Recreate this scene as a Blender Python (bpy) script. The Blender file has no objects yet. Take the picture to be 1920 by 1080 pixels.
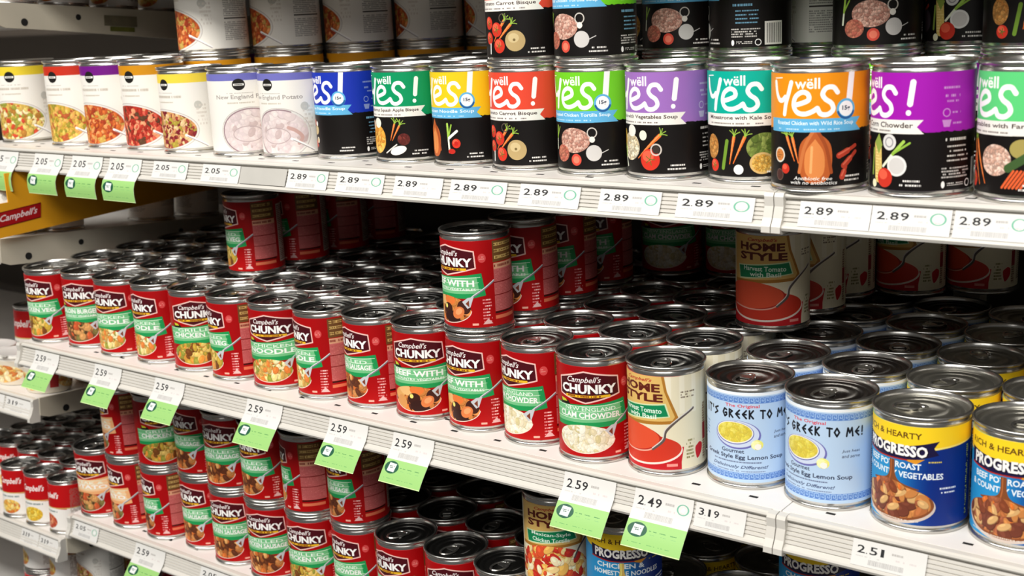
import bpy, math, random
import numpy as np
random.seed(7)
C = bpy.context.scene.collection
SC = bpy.context.scene
PI = math.pi

# ------------------------------------------------------------------ camera, world, lights, exposure
cam_d = bpy.data.cameras.new('camera')
cam = bpy.data.objects.new('camera', cam_d)
C.objects.link(cam)
SC.camera = cam
from mathutils import Matrix, Vector
yaw, pitch, roll = math.radians(37.491), math.radians(13.108), math.radians(-2.712)
fwd = Vector((-math.sin(yaw) * math.cos(pitch), math.cos(yaw) * math.cos(pitch), -math.sin(pitch)))
rgt = Vector((math.cos(yaw), math.sin(yaw), 0))
up = rgt.cross(fwd)
r2 = math.cos(roll) * rgt + math.sin(roll) * up
u2 = -math.sin(roll) * rgt + math.cos(roll) * up
m = Matrix((r2, u2, -fwd)).transposed().to_4x4()
m.translation = Vector((1.2137, -0.9481, 0.4561))
cam.matrix_world = m
cam_d.sensor_width = 36.0
cam_d.lens = 36.0 * 2294.6 / 1920.0
cam_d.clip_start = 0.02
cam_d.dof.use_dof = True
cam_d.dof.focus_distance = 1.28
cam_d.dof.aperture_fstop = 9.0

w = bpy.data.worlds.new('store_light')
SC.world = w
w.use_nodes = True
bg = w.node_tree.nodes['Background']
bg.inputs[0].default_value = (1.0, 0.97, 0.92, 1)
bg.inputs[1].default_value = 0.085


def area(name, loc, target, sx, sy, power, col):
    d = bpy.data.lights.new(name, 'AREA')
    d.shape = 'RECTANGLE'
    d.size, d.size_y, d.energy, d.color = sx, sy, power, col
    o = bpy.data.objects.new(name, d)
    o.location = loc
    o.rotation_euler = (Vector(target) - Vector(loc)).to_track_quat('-Z', 'Y').to_euler()
    C.objects.link(o)


area('aisle_light', (0.3, -1.9, 2.3), (0.3, 0.1, 0.0), 4.5, 0.6, 152, (1.0, 0.97, 0.92))
area('aisle_light', (1.6, -2.6, 1.9), (0.4, 0.1, 0.1), 2.5, 0.8, 34, (1.0, 0.98, 0.95))
SC.view_settings.view_transform = 'Standard'
SC.view_settings.look = 'None'
SC.view_settings.gamma = 1
SC.view_settings.use_curve_mapping = False
SC.view_settings.exposure = 0.0


# ------------------------------------------------------------------ flat print drawn by code
def lin(c):
    c = np.asarray(c, dtype=np.float64) / 255.0
    return c


_glyphs = {}


def text_tris(s, bold, shear):
    key = (s, bold, shear)
    if key in _glyphs:
        return _glyphs[key]
    cu = bpy.data.curves.new('t', 'FONT')
    cu.body = s
    cu.offset = bold
    cu.shear = shear
    cu.resolution_u = 2
    ob = bpy.data.objects.new('t', cu)
    C.objects.link(ob)
    bpy.context.view_layer.update()
    me = ob.to_mesh()
    me.calc_loop_triangles()
    v = np.array([q.co[:2] for q in me.vertices]) if len(me.vertices) else np.zeros((0, 2))
    t = np.array([q.vertices[:] for q in me.loop_triangles]) if len(me.vertices) else np.zeros((0, 3), int)
    ob.to_mesh_clear()
    bpy.data.objects.remove(ob)
    bpy.data.curves.remove(cu)
    if len(v):
        lo, hi = v.min(0), v.max(0)
        v = (v - lo) / np.maximum(hi - lo, 1e-6)
        res = v[t]
    else:
        res = np.zeros((0, 3, 2))
    _glyphs[key] = res
    return res


class Canvas:
    """x runs over x0..x1 (degrees round the can, 0 = middle of the front), y over 0..100 from bottom to top."""

    def __init__(self, wpx, hpx, x0, x1, base):
        self.ss = 2
        self.W, self.H = wpx * 2, hpx * 2
        self.x0, self.x1 = x0, x1
        self.a = np.zeros((self.H, self.W, 3), np.float32)
        self.a[:] = lin(base)
        self.kx = self.W / (x1 - x0)
        self.ky = self.H / 100.0
        self.rng = np.random.RandomState(5)

    def px(self, p):
        p = np.asarray(p, dtype=float)
        return np.stack([(p[..., 0] - self.x0) * self.kx, p[..., 1] * self.ky], -1)

    def box(self, lo, hi):
        x0 = max(0, int(math.floor(lo[0])))
        y0 = max(0, int(math.floor(lo[1])))
        x1 = min(self.W, int(math.ceil(hi[0])) + 1)
        y1 = min(self.H, int(math.ceil(hi[1])) + 1)
        return x0, y0, x1, y1

    def put(self, x0, y0, x1, y1, mask, col, clip=None, al=1.0):
        reg = self.a[y0:y1, x0:x1]
        mk = mask
        if clip is not None:
            mk = mk & clip[y0:y1, x0:x1]
        if al >= 1:
            reg[mk] = lin(col)
        else:
            reg[mk] = reg[mk] * (1 - al) + lin(col) * al

    def poly(self, pts, col, clip=None, al=1.0):
        P = self.px(pts)
        x0, y0, x1, y1 = self.box(P.min(0), P.max(0))
        if x1 <= x0 or y1 <= y0:
            return
        X, Y = np.meshgrid(np.arange(x0, x1) + .5, np.arange(y0, y1) + .5)
        ins = np.zeros(X.shape, bool)
        n = len(P)
        for i in range(n):
            ax, ay = P[i]
            bx, by = P[(i + 1) % n]
            if ay == by:
                continue
            c = ((ay > Y) != (by > Y)) & (X < (bx - ax) * (Y - ay) / (by - ay) + ax)
            ins ^= c
        self.put(x0, y0, x1, y1, ins, col, clip, al)

    def rect(self, x0, y0, x1, y1, col, clip=None, al=1.0):
        a, b = self.px((x0, y0)), self.px((x1, y1))
        i0, j0, i1, j1 = [int(round(q)) for q in (a[0], a[1], b[0], b[1])]
        i0, j0, i1, j1 = max(0, i0), max(0, j0), min(self.W, max(i1, i0 + 1)), min(self.H, max(j1, j0 + 1))
        if i1 > i0 and j1 > j0:
            self.put(i0, j0, i1, j1, np.ones((j1 - j0, i1 - i0), bool), col, clip, al)

    def ell(self, cx, cy, rx, ry, col, rot=0.0, clip=None, al=1.0, asp=1.3):
        # rx in degrees, ry in percent; rot turns it in real proportions
        c = self.px((cx, cy))
        ax, ay = rx * self.kx, ry * self.ky
        R = max(ax, ay)
        x0, y0, x1, y1 = self.box(c - R, c + R)
        if x1 <= x0 or y1 <= y0:
            return
        X, Y = np.meshgrid(np.arange(x0, x1) + .5 - c[0], np.arange(y0, y1) + .5 - c[1])
        co, si = math.cos(rot), math.sin(rot)
        U, V = X * co + Y * si, -X * si + Y * co
        self.put(x0, y0, x1, y1, (U / ax) ** 2 + (V / ay) ** 2 <= 1, col, clip, al)

    def ring(self, cx, cy, rx, ry, th, col, a0=0, a1=2 * PI, clip=None):
        t = np.linspace(a0, a1, 40)
        self.line([(cx + rx * math.cos(q), cy + ry * math.sin(q)) for q in t], th, col, clip=clip)

    def mask_ell(self, cx, cy, rx, ry):
        c = self.px((cx, cy))
        Y, X = np.ogrid[0:self.H, 0:self.W]
        return ((X - c[0]) / (rx * self.kx)) ** 2 + ((Y - c[1]) / (ry * self.ky)) ** 2 <= 1

    def line(self, pts, th, col, clip=None, th1=None):
        # round-ended stroke, th in degrees (full width)
        P = self.px(pts)
        n = len(P) - 1
        for i in range(n):
            a, b = P[i], P[i + 1]
            t0 = th if th1 is None else th + (th1 - th) * i / n
            r = t0 * self.kx / 2
            x0, y0, x1, y1 = self.box(np.minimum(a, b) - r, np.maximum(a, b) + r)
            if x1 <= x0 or y1 <= y0:
                continue
            X, Y = np.meshgrid(np.arange(x0, x1) + .5, np.arange(y0, y1) + .5)
            d = b - a
            L = max(d @ d, 1e-6)
            t = np.clip(((X - a[0]) * d[0] + (Y - a[1]) * d[1]) / L, 0, 1)
            m_ = (X - a[0] - t * d[0]) ** 2 + (Y - a[1] - t * d[1]) ** 2 <= r * r
            self.put(x0, y0, x1, y1, m_, col, clip)

    def text(self, s, x0, y0, x1, y1, col, bold=0.0, shear=0.0, vertical=False):
        T = text_tris(s, bold, shear)
        for t in T:
            if vertical:
                q = np.stack([x1 - t[:, 1] * (x1 - x0), y0 + t[:, 0] * (y1 - y0)], -1)
            else:
                q = np.stack([x0 + t[:, 0] * (x1 - x0), y0 + t[:, 1] * (y1 - y0)], -1)
            P = self.px(q)
            bx0, by0, bx1, by1 = self.box(P.min(0), P.max(0))
            if bx1 <= bx0 or by1 <= by0:
                continue
            X, Y = np.meshgrid(np.arange(bx0, bx1) + .5, np.arange(by0, by1) + .5)

            def e(a, b):
                return (b[0] - a[0]) * (Y - a[1]) - (b[1] - a[1]) * (X - a[0])
            w0, w1, w2 = e(P[0], P[1]), e(P[1], P[2]), e(P[2], P[0])
            m_ = ((w0 >= -.6) & (w1 >= -.6) & (w2 >= -.6)) | ((w0 <= .6) & (w1 <= .6) & (w2 <= .6))
            self.put(bx0, by0, bx1, by1, m_, col)

    def fine(self, x0, y0, x1, y1, rows, col, fill=.75, al=1.0):
        # small print too fine to read: rows of short dashes
        h = (y1 - y0) / rows
        for i in range(rows):
            x = x0
            yy = y0 + i * h
            end = x1 - self.rng.rand() * .18 * (x1 - x0)
            while x < end:
                wd = (.6 + self.rng.rand() * 2.2)
                if self.rng.rand() < fill:
                    self.rect(x, yy + h * .22, min(x + wd, end), yy + h * .78, col, al=al)
                x += wd + .5

    def food(self, cx, cy, rx, ry, base, pal, n, size, edge=None, sh=.78):
        clip = self.mask_ell(cx, cy, rx, ry)
        if edge is not None:
            self.ell(cx, cy, rx + 2.5, ry + 2.2, edge)
        self.ell(cx, cy, rx, ry, base)
        for i in range(n):
            a, r = self.rng.rand() * 2 * PI, math.sqrt(self.rng.rand())
            x, y = cx + rx * r * math.cos(a), cy + ry * r * math.sin(a)
            s = size * (.5 + self.rng.rand())
            c = np.array(pal[self.rng.randint(len(pal))], float)
            rot = self.rng.rand() * PI
            q = .45 + .4 * self.rng.rand()
            self.ell(x + .3, y - .5, s * 1.05, s * q * .85, c * sh, rot, clip)
            self.ell(x, y, s, s * q * .8, c, rot, clip)
            self.ell(x - s * .2, y + s * .15, s * .45, s * q * .3, np.minimum(255, c * (1.45 - .45 * sh) + 4), rot, clip)

    def image(self, name):
        a = self.a.reshape(self.H // 2, 2, self.W // 2, 2, 3).mean((1, 3))
        h, w_ = a.shape[:2]
        im = bpy.data.images.new(name, w_, h, alpha=False)
        buf = np.ones((h, w_, 4), np.float32)
        buf[..., :3] = a
        im.pixels.foreach_set(buf.ravel())
        im.pack()
        return im


def smooth(pts, k=6):
    P = [np.array(p, float) for p in pts]
    P = [2 * P[0] - P[1]] + P + [2 * P[-1] - P[-2]]
    out = []
    for i in range(1, len(P) - 2):
        for j in range(k):
            t = j / k
            out.append(.5 * ((2 * P[i]) + (-P[i - 1] + P[i + 1]) * t + (2 * P[i - 1] - 5 * P[i] + 4 * P[i + 1] - P[i + 2]) * t * t + (-P[i - 1] + 3 * P[i] - 3 * P[i + 1] + P[i + 2]) * t ** 3))
    out.append(P[-2])
    return out


WHITE = (250, 248, 244)


def label_canvas(base, hdeg=130):
    return Canvas(1080, int(1080 * hdeg / 360), -180, 180, base)


# ---- red ready-to-serve soup
def draw_red(lines, food, band='green'):
    c = label_canvas((168, 5, 10))
    for y in range(0, 14):
        c.rect(-180, y * 2, 180, y * 2 + 2, (190, 8, 8), al=.55 * (1 - y / 14))
    if band == 'green':
        g, gl, gd = (32, 152, 82), (176, 222, 172), (16, 110, 60)
    else:
        g, gl, gd = (240, 176, 120), (250, 222, 184), (222, 120, 60)
    # banner
    c.poly([(-66, 57), (-30, 57.5), (10, 59), (58, 63), (64, 37), (40, 34), (-62, 32)], g)
    c.poly([(-64, 55), (50, 59), (54, 40), (-62, 37)], gl, al=.58)
    for y in (55.5, 41.5):
        c.line([(-64, y), (0, y + .8), (56, y + 3)], .9, (225, 245, 220))
    c.line([(-64, 49.8), (0, 50.4), (53, 52.4)], .6, (225, 245, 220))
    if lines[0]:
        c.text(lines[0], -40, 51.2, 42, 55.4, (240, 250, 236), .008)
        c.text(lines[1], -52, 43.0, 50, 49.6, WHITE, .03)
    else:
        c.text(lines[1], -50, 47.6, 46, 55.0, WHITE, .03)
        c.text('COUNTRY VEGETABLES', -44, 42.8, 48, 45.8, WHITE, .015)
    # bowl
    cx, cy, rx, ry = -8, 20, 47, 15.5
    c.food(cx, cy, rx, ry, food[0], food[1], int(food[2] * 2.2), food[3] * .62, sh=.9 if food[2] > 100 else .76)
    if lines[1] == 'BEEF WITH':
        k = c.mask_ell(cx, cy, rx, ry)
        for bx, by, ax, ay, col, rot in ((-40, 26, 14, 10, (226, 168, 96), .4), (-26, 31, 16, 7, (236, 186, 120), -.3), (-34, 14, 12, 9, (216, 150, 84), .8), (-2, 31, 13, 6, (232, 122, 56), 0),
                                         (-8, 20, 12, 7, (62, 30, 22), .2), (2, 11, 17, 7.5, (54, 26, 22), 0), (26, 24, 12, 8, (70, 34, 26), .3), (16, 17, 12, 6.5, (224, 126, 70), .5), (17, 18.4, 7, 3.4, (240, 160, 104), .5), (-12, 23, 3.6, 2.8, (238, 226, 120), 0)):
            c.ell(bx, by, ax, ay, col, rot, k)
    c.ring(cx, cy, rx + .5, ry + .5, 1.3, (240, 220, 205), PI * 1.02, PI * 1.98)
    # fork
    c.line([(34, 31), (44, 37), (60, 44), (78, 53)], 3.4, (120, 124, 132))
    c.line([(34, 31.6), (44, 37.8), (60, 44.8), (78, 53.8)], 1.6, (222, 222, 224))
    c.poly([(24, 30), (34, 35), (44, 36), (38, 24), (33, 22)], (200, 202, 206))
    c.poly([(30, 28), (36, 32), (36, 24)], (126, 60, 40))
    # hexagon badge
    hexa = [(-50, 86), (-6, 94.5), (47, 88), (49, 69), (-4, 60), (-50, 68)]
    c.poly([(x * 1.0, y) for x, y in hexa], (74, 12, 22))
    c.line(hexa + [hexa[0]], 2.2, (244, 200, 190))
    c.text("Campbell's", -34, 80.5, 20, 89, WHITE, .012, .35)
    c.text('CHUNKY', -46, 69.4, 44, 80, (20, 8, 10), .05)
    c.text('CHUNKY', -46, 70.2, 44, 80.6, WHITE, .045)
    c.poly([(-38, 65.6), (34, 66.2), (34, 69), (-38, 68.4)], (236, 186, 40))
    c.fine(-34, 66, 30, 68.6, 1, (120, 40, 20))
    c.poly([(-52, 62), (-34, 61), (-30, 57), (-50, 56)], (30, 30, 16))
    c.poly([(-50, 63), (-40, 62), (-36, 59.5), (-48, 59)], (206, 206, 50))
    # seal, upright small print block
    c.ell(60, 80, 6.5, 5.2, (214, 76, 76))
    c.fine(55.5, 78, 64.5, 82.5, 2, (236, 150, 140))
    for i in range(8):
        yy = 5 + i * 3.6
        c.fine(58, yy, 73, yy + 3.0, 1, (240, 150, 150), .9)
        c.fine(64, yy, 70, yy + 3.0, 1, (252, 214, 208), .9)
    c.poly([(57, 3.5), (74, 3.5), (66, 10)], (238, 190, 186))
    c.rect(40, 2.5, 50, 5, (246, 180, 160))
    # side panel
    c.rect(78, 74, 128, 98.5, (112, 76, 40))
    for i in range(3):
        c.fine(81, 76.0 + i * 7.4, 126, 82.6 + i * 7.4, 1, (218, 186, 112), .97)
        c.fine(81, 78.0 + i * 7.4, 126, 80.4 + i * 7.4, 1, (104, 66, 34), .6)
    c.rect(79, 17, 128, 73, (204, 108, 106))
    c.rect(79, 66, 128, 73, (222, 164, 130))
    c.fine(80, 67, 120, 72, 1, (140, 60, 50))
    for i, (a, b) in enumerate(((52, 65), (37, 50), (18, 35))):
        c.fine(80, a, 128, b, 8 if i < 2 else 10, (150, 40, 44), .9, .42)
    c.rect(79, 50, 128, 51.2, (120, 10, 12))
    c.rect(79, 35.3, 128, 36.3, (120, 10, 12))
    c.rect(79, 14.5, 126, 16.6, (50, 14, 12))
    c.rect(79, 8, 124, 12, (232, 120, 84))
    c.rect(136, 8, 172, 92, (206, 196, 182))
    c.fine(138, 10, 170, 90, 30, (120, 50, 46), .9)
    c.rect(-176, 12, -132, 80, (188, 84, 84))
    c.fine(-174, 14, -134, 78, 24, (150, 26, 30), .9)
    c.fine(-122, 20, -84, 60, 10, (236, 170, 160), .8)
    return c


# ---- black soup can with coloured top ("Well Yes!")
def carrot(c, x, y, L, ang, wd=3.2, tops=True):
    dx, dy = math.cos(ang), math.sin(ang) / 1.3
    c.line([(x + dx * L * t, y + dy * L * t) for t in np.linspace(0, 1, 7)], wd, (232, 112, 44), th1=.7)
    c.line([(x + dx * L * t - .5, y + dy * L * t + .3) for t in np.linspace(0, .8, 5)], wd * .35, (248, 158, 92), th1=.4)
    if tops:
        for s in (-.45, -.1, .25, .5):
            c.line(smooth([(x, y), (x - 5 * math.cos(ang + s), y - 5 * math.sin(ang + s) / 1.3), (x - 10 * math.cos(ang + s * 1.6), y - 10 * math.sin(ang + s * 1.6) / 1.3)], 3), 1.2, (150, 186, 70))


def tomato(c, x, y, r, cut=True):
    c.ell(x, y, r, r / 1.3, (206, 52, 36))
    c.ell(x - r * .2, y + r * .25, r * .6, r * .4, (236, 96, 70))
    if cut:
        for k in range(5):
            a = k * 1.257
            c.line([(x, y), (x + r * .5 * math.cos(a), y + r * .4 * math.sin(a))], 1.0, (84, 110, 40))


def mound(c, x, y, rx, ry, pal, n=160, s=1.5):
    c.food(x, y, rx, ry, np.array(pal[0]) * .8, pal, n, s)


def dish(c, x, y, r, fill):
    c.ell(x, y, r, r / 1.3, (226, 220, 206))
    c.ell(x, y, r * .78, r * .78 / 1.3, fill)
    c.fine(x - r * .5, y - r * .35, x + r * .6, y + r * .35, 3, np.array(fill) * .72, .7)


def chicken(c, x, y, s):
    c.poly(smooth([(x, y + 20 * s), (x - 14 * s, y + 10 * s), (x - 15 * s, y - 8 * s), (x - 8 * s, y - 17 * s), (x + 8 * s, y - 17 * s), (x + 15 * s, y - 8 * s), (x + 14 * s, y + 10 * s), (x, y + 20 * s)]), (186, 92, 42))
    c.poly(smooth([(x, y + 14 * s), (x - 9 * s, y + 4 * s), (x - 9 * s, y - 10 * s), (x, y - 15 * s), (x + 8 * s, y - 10 * s), (x + 8 * s, y + 4 * s), (x, y + 14 * s)]), (222, 136, 72))
    c.line(smooth([(x, y + 22 * s), (x - 10 * s, y + 8 * s), (x - 15 * s, y - 10 * s)]), 3.2 * s, (204, 116, 62))
    c.line(smooth([(x, y + 22 * s), (x + 10 * s, y + 8 * s), (x + 15 * s, y - 10 * s)]), 3.2 * s, (160, 74, 34))
    c.line([(x - 3 * s, y + 8 * s), (x - 4 * s, y - 10 * s)], 2.4 * s, (242, 172, 108))


def sweet_potato(c, x, y, L, ang):
    dx, dy = math.cos(ang), math.sin(ang) / 1.3
    c.line([(x, y), (x + dx * L * .5, y + dy * L * .5), (x + dx * L, y + dy * L)], 7, (184, 62, 44), th1=2)
    c.line([(x - .5, y + 1), (x + dx * L * .6, y + dy * L * .6 + 1)], 2, (216, 102, 78), th1=1)


def leek(c, x0, y0, x1, y1):
    c.line([(x0, y0), (x1, y1)], 3.2, (232, 238, 214))
    c.line([((x0 + x1) / 2, (y0 + y1) / 2), (x1, y1)], 3.6, (166, 204, 84))
    c.line([((x0 + x1) / 2, (y0 + y1) / 2), (x1 + 7, y1 - 1)], 2.4, (146, 188, 66))


def draw_yes(col, name, banner, badge, kind):
    c = label_canvas((17, 13, 12), 127)
    rng = np.random.RandomState(len(name) * 7 + 3)
    edge = [(-180, 101), (180, 101)] + [(x, 49.5 + rng.rand() * 1.4) for x in np.linspace(180, -180, 120)]
    c.poly(edge, col)
    # food picture
    if kind == 'spud':
        tomato(c, -30, 38, 6)
        c.ell(-19, 37, 4, 3.4, (240, 238, 232))
        c.ell(-22, 29, 9, 5.6, (196, 174, 128), .3)
        sweet_potato(c, -40, 18, 22, -.5)
        sweet_potato(c, -30, 8, 16, .9)
        dish(c, -18, 17, 5, (206, 180, 130))
        c.fine(-60, 10, -44, 44, 14, (80, 74, 66), .5)
    elif kind == 'squash':
        mound(c, -32, 22, 20, 17, [(222, 158, 60), (236, 180, 84), (204, 132, 44)], 60, 5)
        c.ell(-30, 41, 9, 6, (240, 236, 220))
        c.ell(-46, 38, 6, 6, (226, 196, 170))
        carrot(c, 6, 40, 26, -1.9)
        carrot(c, 14, 38, 26, -2.1)
        mound(c, 20, 22, 10, 7, [(120, 52, 44), (90, 34, 30)], 20, 4)
        c.ell(10, 9, 14, 5, (236, 230, 224), .25)
        c.line([(-12, 6), (8, 16)], 2, (226, 222, 214))
    elif kind == 'chick':
        chicken(c, -30, 23, 1.05)
        leek(c, 4, 10, 2, 42)
        c.line([(4, 26), (18, 34)], 4, (236, 240, 230))
        tomato(c, 16, 20, 7, False)
        c.ell(16, 20, 3.4, 2.6, (190, 36, 28))
        c.ell(8, 11, 6, 3, (186, 40, 30))
    elif kind == 'tomato':
        carrot(c, -2, 38, 34, -2.2, 4.4)
        carrot(c, 8, 34, 34, -2.35, 4.4)
        for p in ((-34, 36, 9), (-16, 29, 10), (-34, 20, 8.5), (-12, 12, 10)):
            tomato(c, *p)
        c.ell(14, 17, 15, 11, (186, 160, 110))
        c.ell(12, 20, 8, 5, (208, 186, 138))
        c.ell(13, 18, 2, 1.4, (120, 100, 60))
        c.ring(-4, 41, 6, 4.4, 1.4, (90, 80, 70))
        c.line([(-32, 4), (-31, 14)], 2.6, (240, 238, 232))
    elif kind == 'lentil':
        mound(c, -8, 30, 25, 13, [(206, 158, 140), (222, 180, 162), (182, 128, 112)], 260, 2)
        mound(c, -30, 16, 14, 9, [(196, 120, 96), (180, 96, 80)], 80, 2)
        c.ring(20, 38, 6.4, 5, 1.6, (206, 200, 190))
        c.ell(20, 31, 4, 3.2, (238, 232, 222))
        c.ell(22, 17, 11, 8.4, (208, 204, 200))
        c.line([(30, 16), (42, 20)], 1.2, (208, 204, 200))
        c.ell(-4, 10, 8, 6.2, (214, 78, 62))
        c.ell(-4, 10, 5, 3.8, (238, 126, 100))
        leek(c, -48, 20, -44, 44)
    elif kind == 'veg':
        mound(c, -28, 26, 20, 14, [(224, 210, 178), (236, 226, 200), (200, 180, 140)], 140, 2)
        c.ell(-24, 42, 9, 6, (240, 236, 226))
        c.ell(-2, 38, 6, 5, (234, 236, 212))
        c.ell(-48, 34, 8, 9, (206, 166, 70))
        carrot(c, 22, 38, 44, -2.4, 5)
        tomato(c, 8, 14, 14)
        c.ring(17, 24, 7, 5.4, 2, (206, 196, 186))
        c.ell(17, 24, 5, 4, (60, 50, 44))
        leek(c, -38, 6, -50, 26)
    elif kind == 'kale':
        mound(c, 30, 28, 24, 14, [(112, 128, 56), (88, 106, 42), (138, 150, 74)], 80, 4.4)
        carrot(c, -10, 38, 34, -1.75, 4.2)
        carrot(c, 4, 38, 36, -2.0, 4.2)
        c.line([(-26, 8), (-20, 34)], 5, (112, 148, 48))
        mound(c, -46, 28, 12, 12, [(206, 148, 80), (188, 124, 60)], 60, 2.2)
        tomato(c, -42, 10, 8)
        c.ell(26, 13, 16, 10.4, (214, 176, 110))
        mound(c, 26, 13, 13, 8.4, [(222, 178, 88), (200, 146, 56)], 90, 1.8)
        c.ell(-4, 7, 6.4, 4.8, (238, 236, 230))
    elif kind == 'bird':
        carrot(c, -36, 44, 30, -1.2, 4)
        carrot(c, -28, 43, 30, -1.3, 4)
        dish(c, -48, 27, 9, (214, 130, 60))
        chicken(c, 0, 25, 1.25)
        sweet_potato(c, 28, 27, 24, .45)
        sweet_potato(c, 34, 18, 22, .75)
        sweet_potato(c, 32, 8, 12, 1.2)
        tomato(c, -38, 15, 6, False)
        c.ell(-48, 9, 6, 5, (74, 40, 36))
        c.ring(-48, 9, 6, 5, 1, (104, 80, 70))
        c.text('Antibiotic free', -26, 5.4, 20, 8.6, WHITE, .01, .2)
        c.text('with no antibiotics', -30, 1.6, 26, 4.8, WHITE, .01, .2)
    elif kind == 'corn':
        c.line([(0, 38), (2, 10)], 13, (226, 196, 110))
        for k in range(11):
            c.fine(-4, 9 + k * 2.6, 7, 11.2 + k * 2.6, 1, (246, 222, 150), .9)
        c.poly([(-6, 40), (2, 48), (8, 38), (2, 30)], (150, 170, 76))
        c.line([(-10, 12), (-8, 34)], 3.4, (140, 166, 70))
        sweet_potato(c, -44, 40, 20, .15)
        sweet_potato(c, -46, 26, 24, .5)
        c.ell(-30, 20, 13, 11, (66, 54, 60))
        c.ell(18, 41, 9, 7, (222, 220, 216))
        c.ring(18, 41, 5, 4, 1.4, (150, 146, 150))
        leek(c, 10, 20, 36, 42)
        c.ell(28, 21, 12, 9, (232, 230, 226))
        c.ell(28, 21, 9.4, 7, (212, 208, 204))
        tomato(c, 12, 10, 11, False)
        c.ell(-6, 4, 4.6, 3.6, (238, 236, 200))
        c.line([(-46, 4), (-44, 14)], 2.4, (236, 232, 220))
    else:
        mound(c, 4, 28, 19, 13, [(224, 184, 164), (238, 204, 186), (202, 158, 138)], 170, 2)
        carrot(c, -38, 42, 50, -1.2, 4.6)
        carrot(c, -30, 43, 50, -1.15, 4.6)
        c.ell(34, 38, 13, 8, (168, 152, 84))
        c.line([(20, 22), (44, 34)], 9, (64, 92, 48))
        for k in range(6):
            c.line([(14 + k * 4, 6), (26 + k * 4, 20)], 2.6, (226, 96, 50))
        tomato(c, -40, 24, 9)
        tomato(c, -36, 10, 9)
    # script name
    W = (252, 248, 246)
    th = 5.6
    c.line(smooth([(-57, 92), (-55, 84), (-50, 77), (-44, 76), (-39, 79)]), th, W)
    c.line(smooth([(-30, 92), (-34, 82), (-38, 73), (-40, 64)]), th, W)
    c.line(smooth([(-26, 72), (-16, 74), (-8, 77), (-9, 82), (-16, 83.6), (-24, 79.5), (-26.5, 72), (-22, 66), (-13, 64.4), (-4, 66.5), (2, 69.5)]), th, W)
    c.line(smooth([(25, 83), (20, 87.5), (12, 87), (8, 82), (11, 77.5), (18, 73.5), (20, 68), (14, 64), (6, 64.5), (2, 69.5)]), th, W)
    if badge:
        c.line([(43, 99), (40, 76)], 8, W, th1=5.4)
    else:
        c.line([(45, 92), (42, 74)], 6.6, W, th1=4.6)
    c.ell(40.5, 66.4, 3.0, 2.4, W)
    c.text('w\u00ebll', -25, 86.4, 5, 96, W, .02)
    c.line([(-58, 95.4), (-44, 96)], 1.2, W)
    # banner
    bc = (98, 178, 222) if banner == 'blue' else (240, 236, 228)
    tc = (244, 250, 252) if banner == 'blue' else (60, 46, 44)
    c.poly([(-66, 60), (57, 60.5), (50, 54.5), (58, 48.5), (-66, 48)], bc)
    c.text(name, -52, 53.5, 46, 58.2, tc, .012)
    c.fine(-50, 49.6, 34, 52, 1, tc, .8, .6)
    if badge:
        c.ell(36, 68, 12, 9.2, (96, 178, 222))
        c.ell(36, 68.4, 9, 6.8, (246, 246, 244))
        c.ring(36, 68, 10.4, 8, 2.6, (36, 92, 152), PI * 1.1, PI * 1.9)
        c.text('15g', 31, 66, 41, 71, (60, 70, 84), .03)
    # small print and side panel
    c.fine(36, 6.8, 58, 9.8, 1, (236, 232, 226), .95)
    c.fine(32, 3.2, 60, 6.2, 1, (236, 232, 226), .95)
    pale = np.minimum(255, np.array(col) * .45 + 130)
    c.fine(78, 85, 100, 88.5, 1, pale, .95)
    c.fine(80, 78, 102, 82, 1, pale, .8)
    c.fine(82, 74, 98, 77, 1, pale, .8)
    c.ring(82, 66, 4, 3.2, 1.2, pale)
    c.fine(89, 64.5, 102, 67.5, 1, pale, .9)
    c.poly([(77, 60), (88, 60), (86, 54), (79, 54)], pale)
    c.fine(90, 55.5, 104, 58.5, 1, pale, .9)
    sp = (120, 176, 206) if banner == 'blue' else (226, 222, 214)
    c.fine(80, 41, 112, 45.4, 1, sp, .95)
    for k in range(4):
        c.fine(84, 36 - k * 4, 116, 38.6 - k * 4, 1, sp, .9)
    c.fine(78, 10, 118, 20, 4, (206, 202, 196), .9)
    c.ell(80, 5, 2.2, 3, WHITE)
    c.fine(85, 3.4, 108, 6.6, 2, (226, 222, 216), .9)
    c.ring(115, 5, 4, 3, 1.2, WHITE)
    c.rect(124, 2, 152, 26, (232, 228, 220))
    for k in range(22):
        if k % 3:
            c.rect(126 + k * 1.15, 4, 126.6 + k * 1.15, 24, (30, 26, 26))
    c.rect(-176, 4, -120, 96, (206, 202, 194))
    c.fine(-174, 6, -122, 94, 34, (70, 66, 62), .9)
    return c


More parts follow.
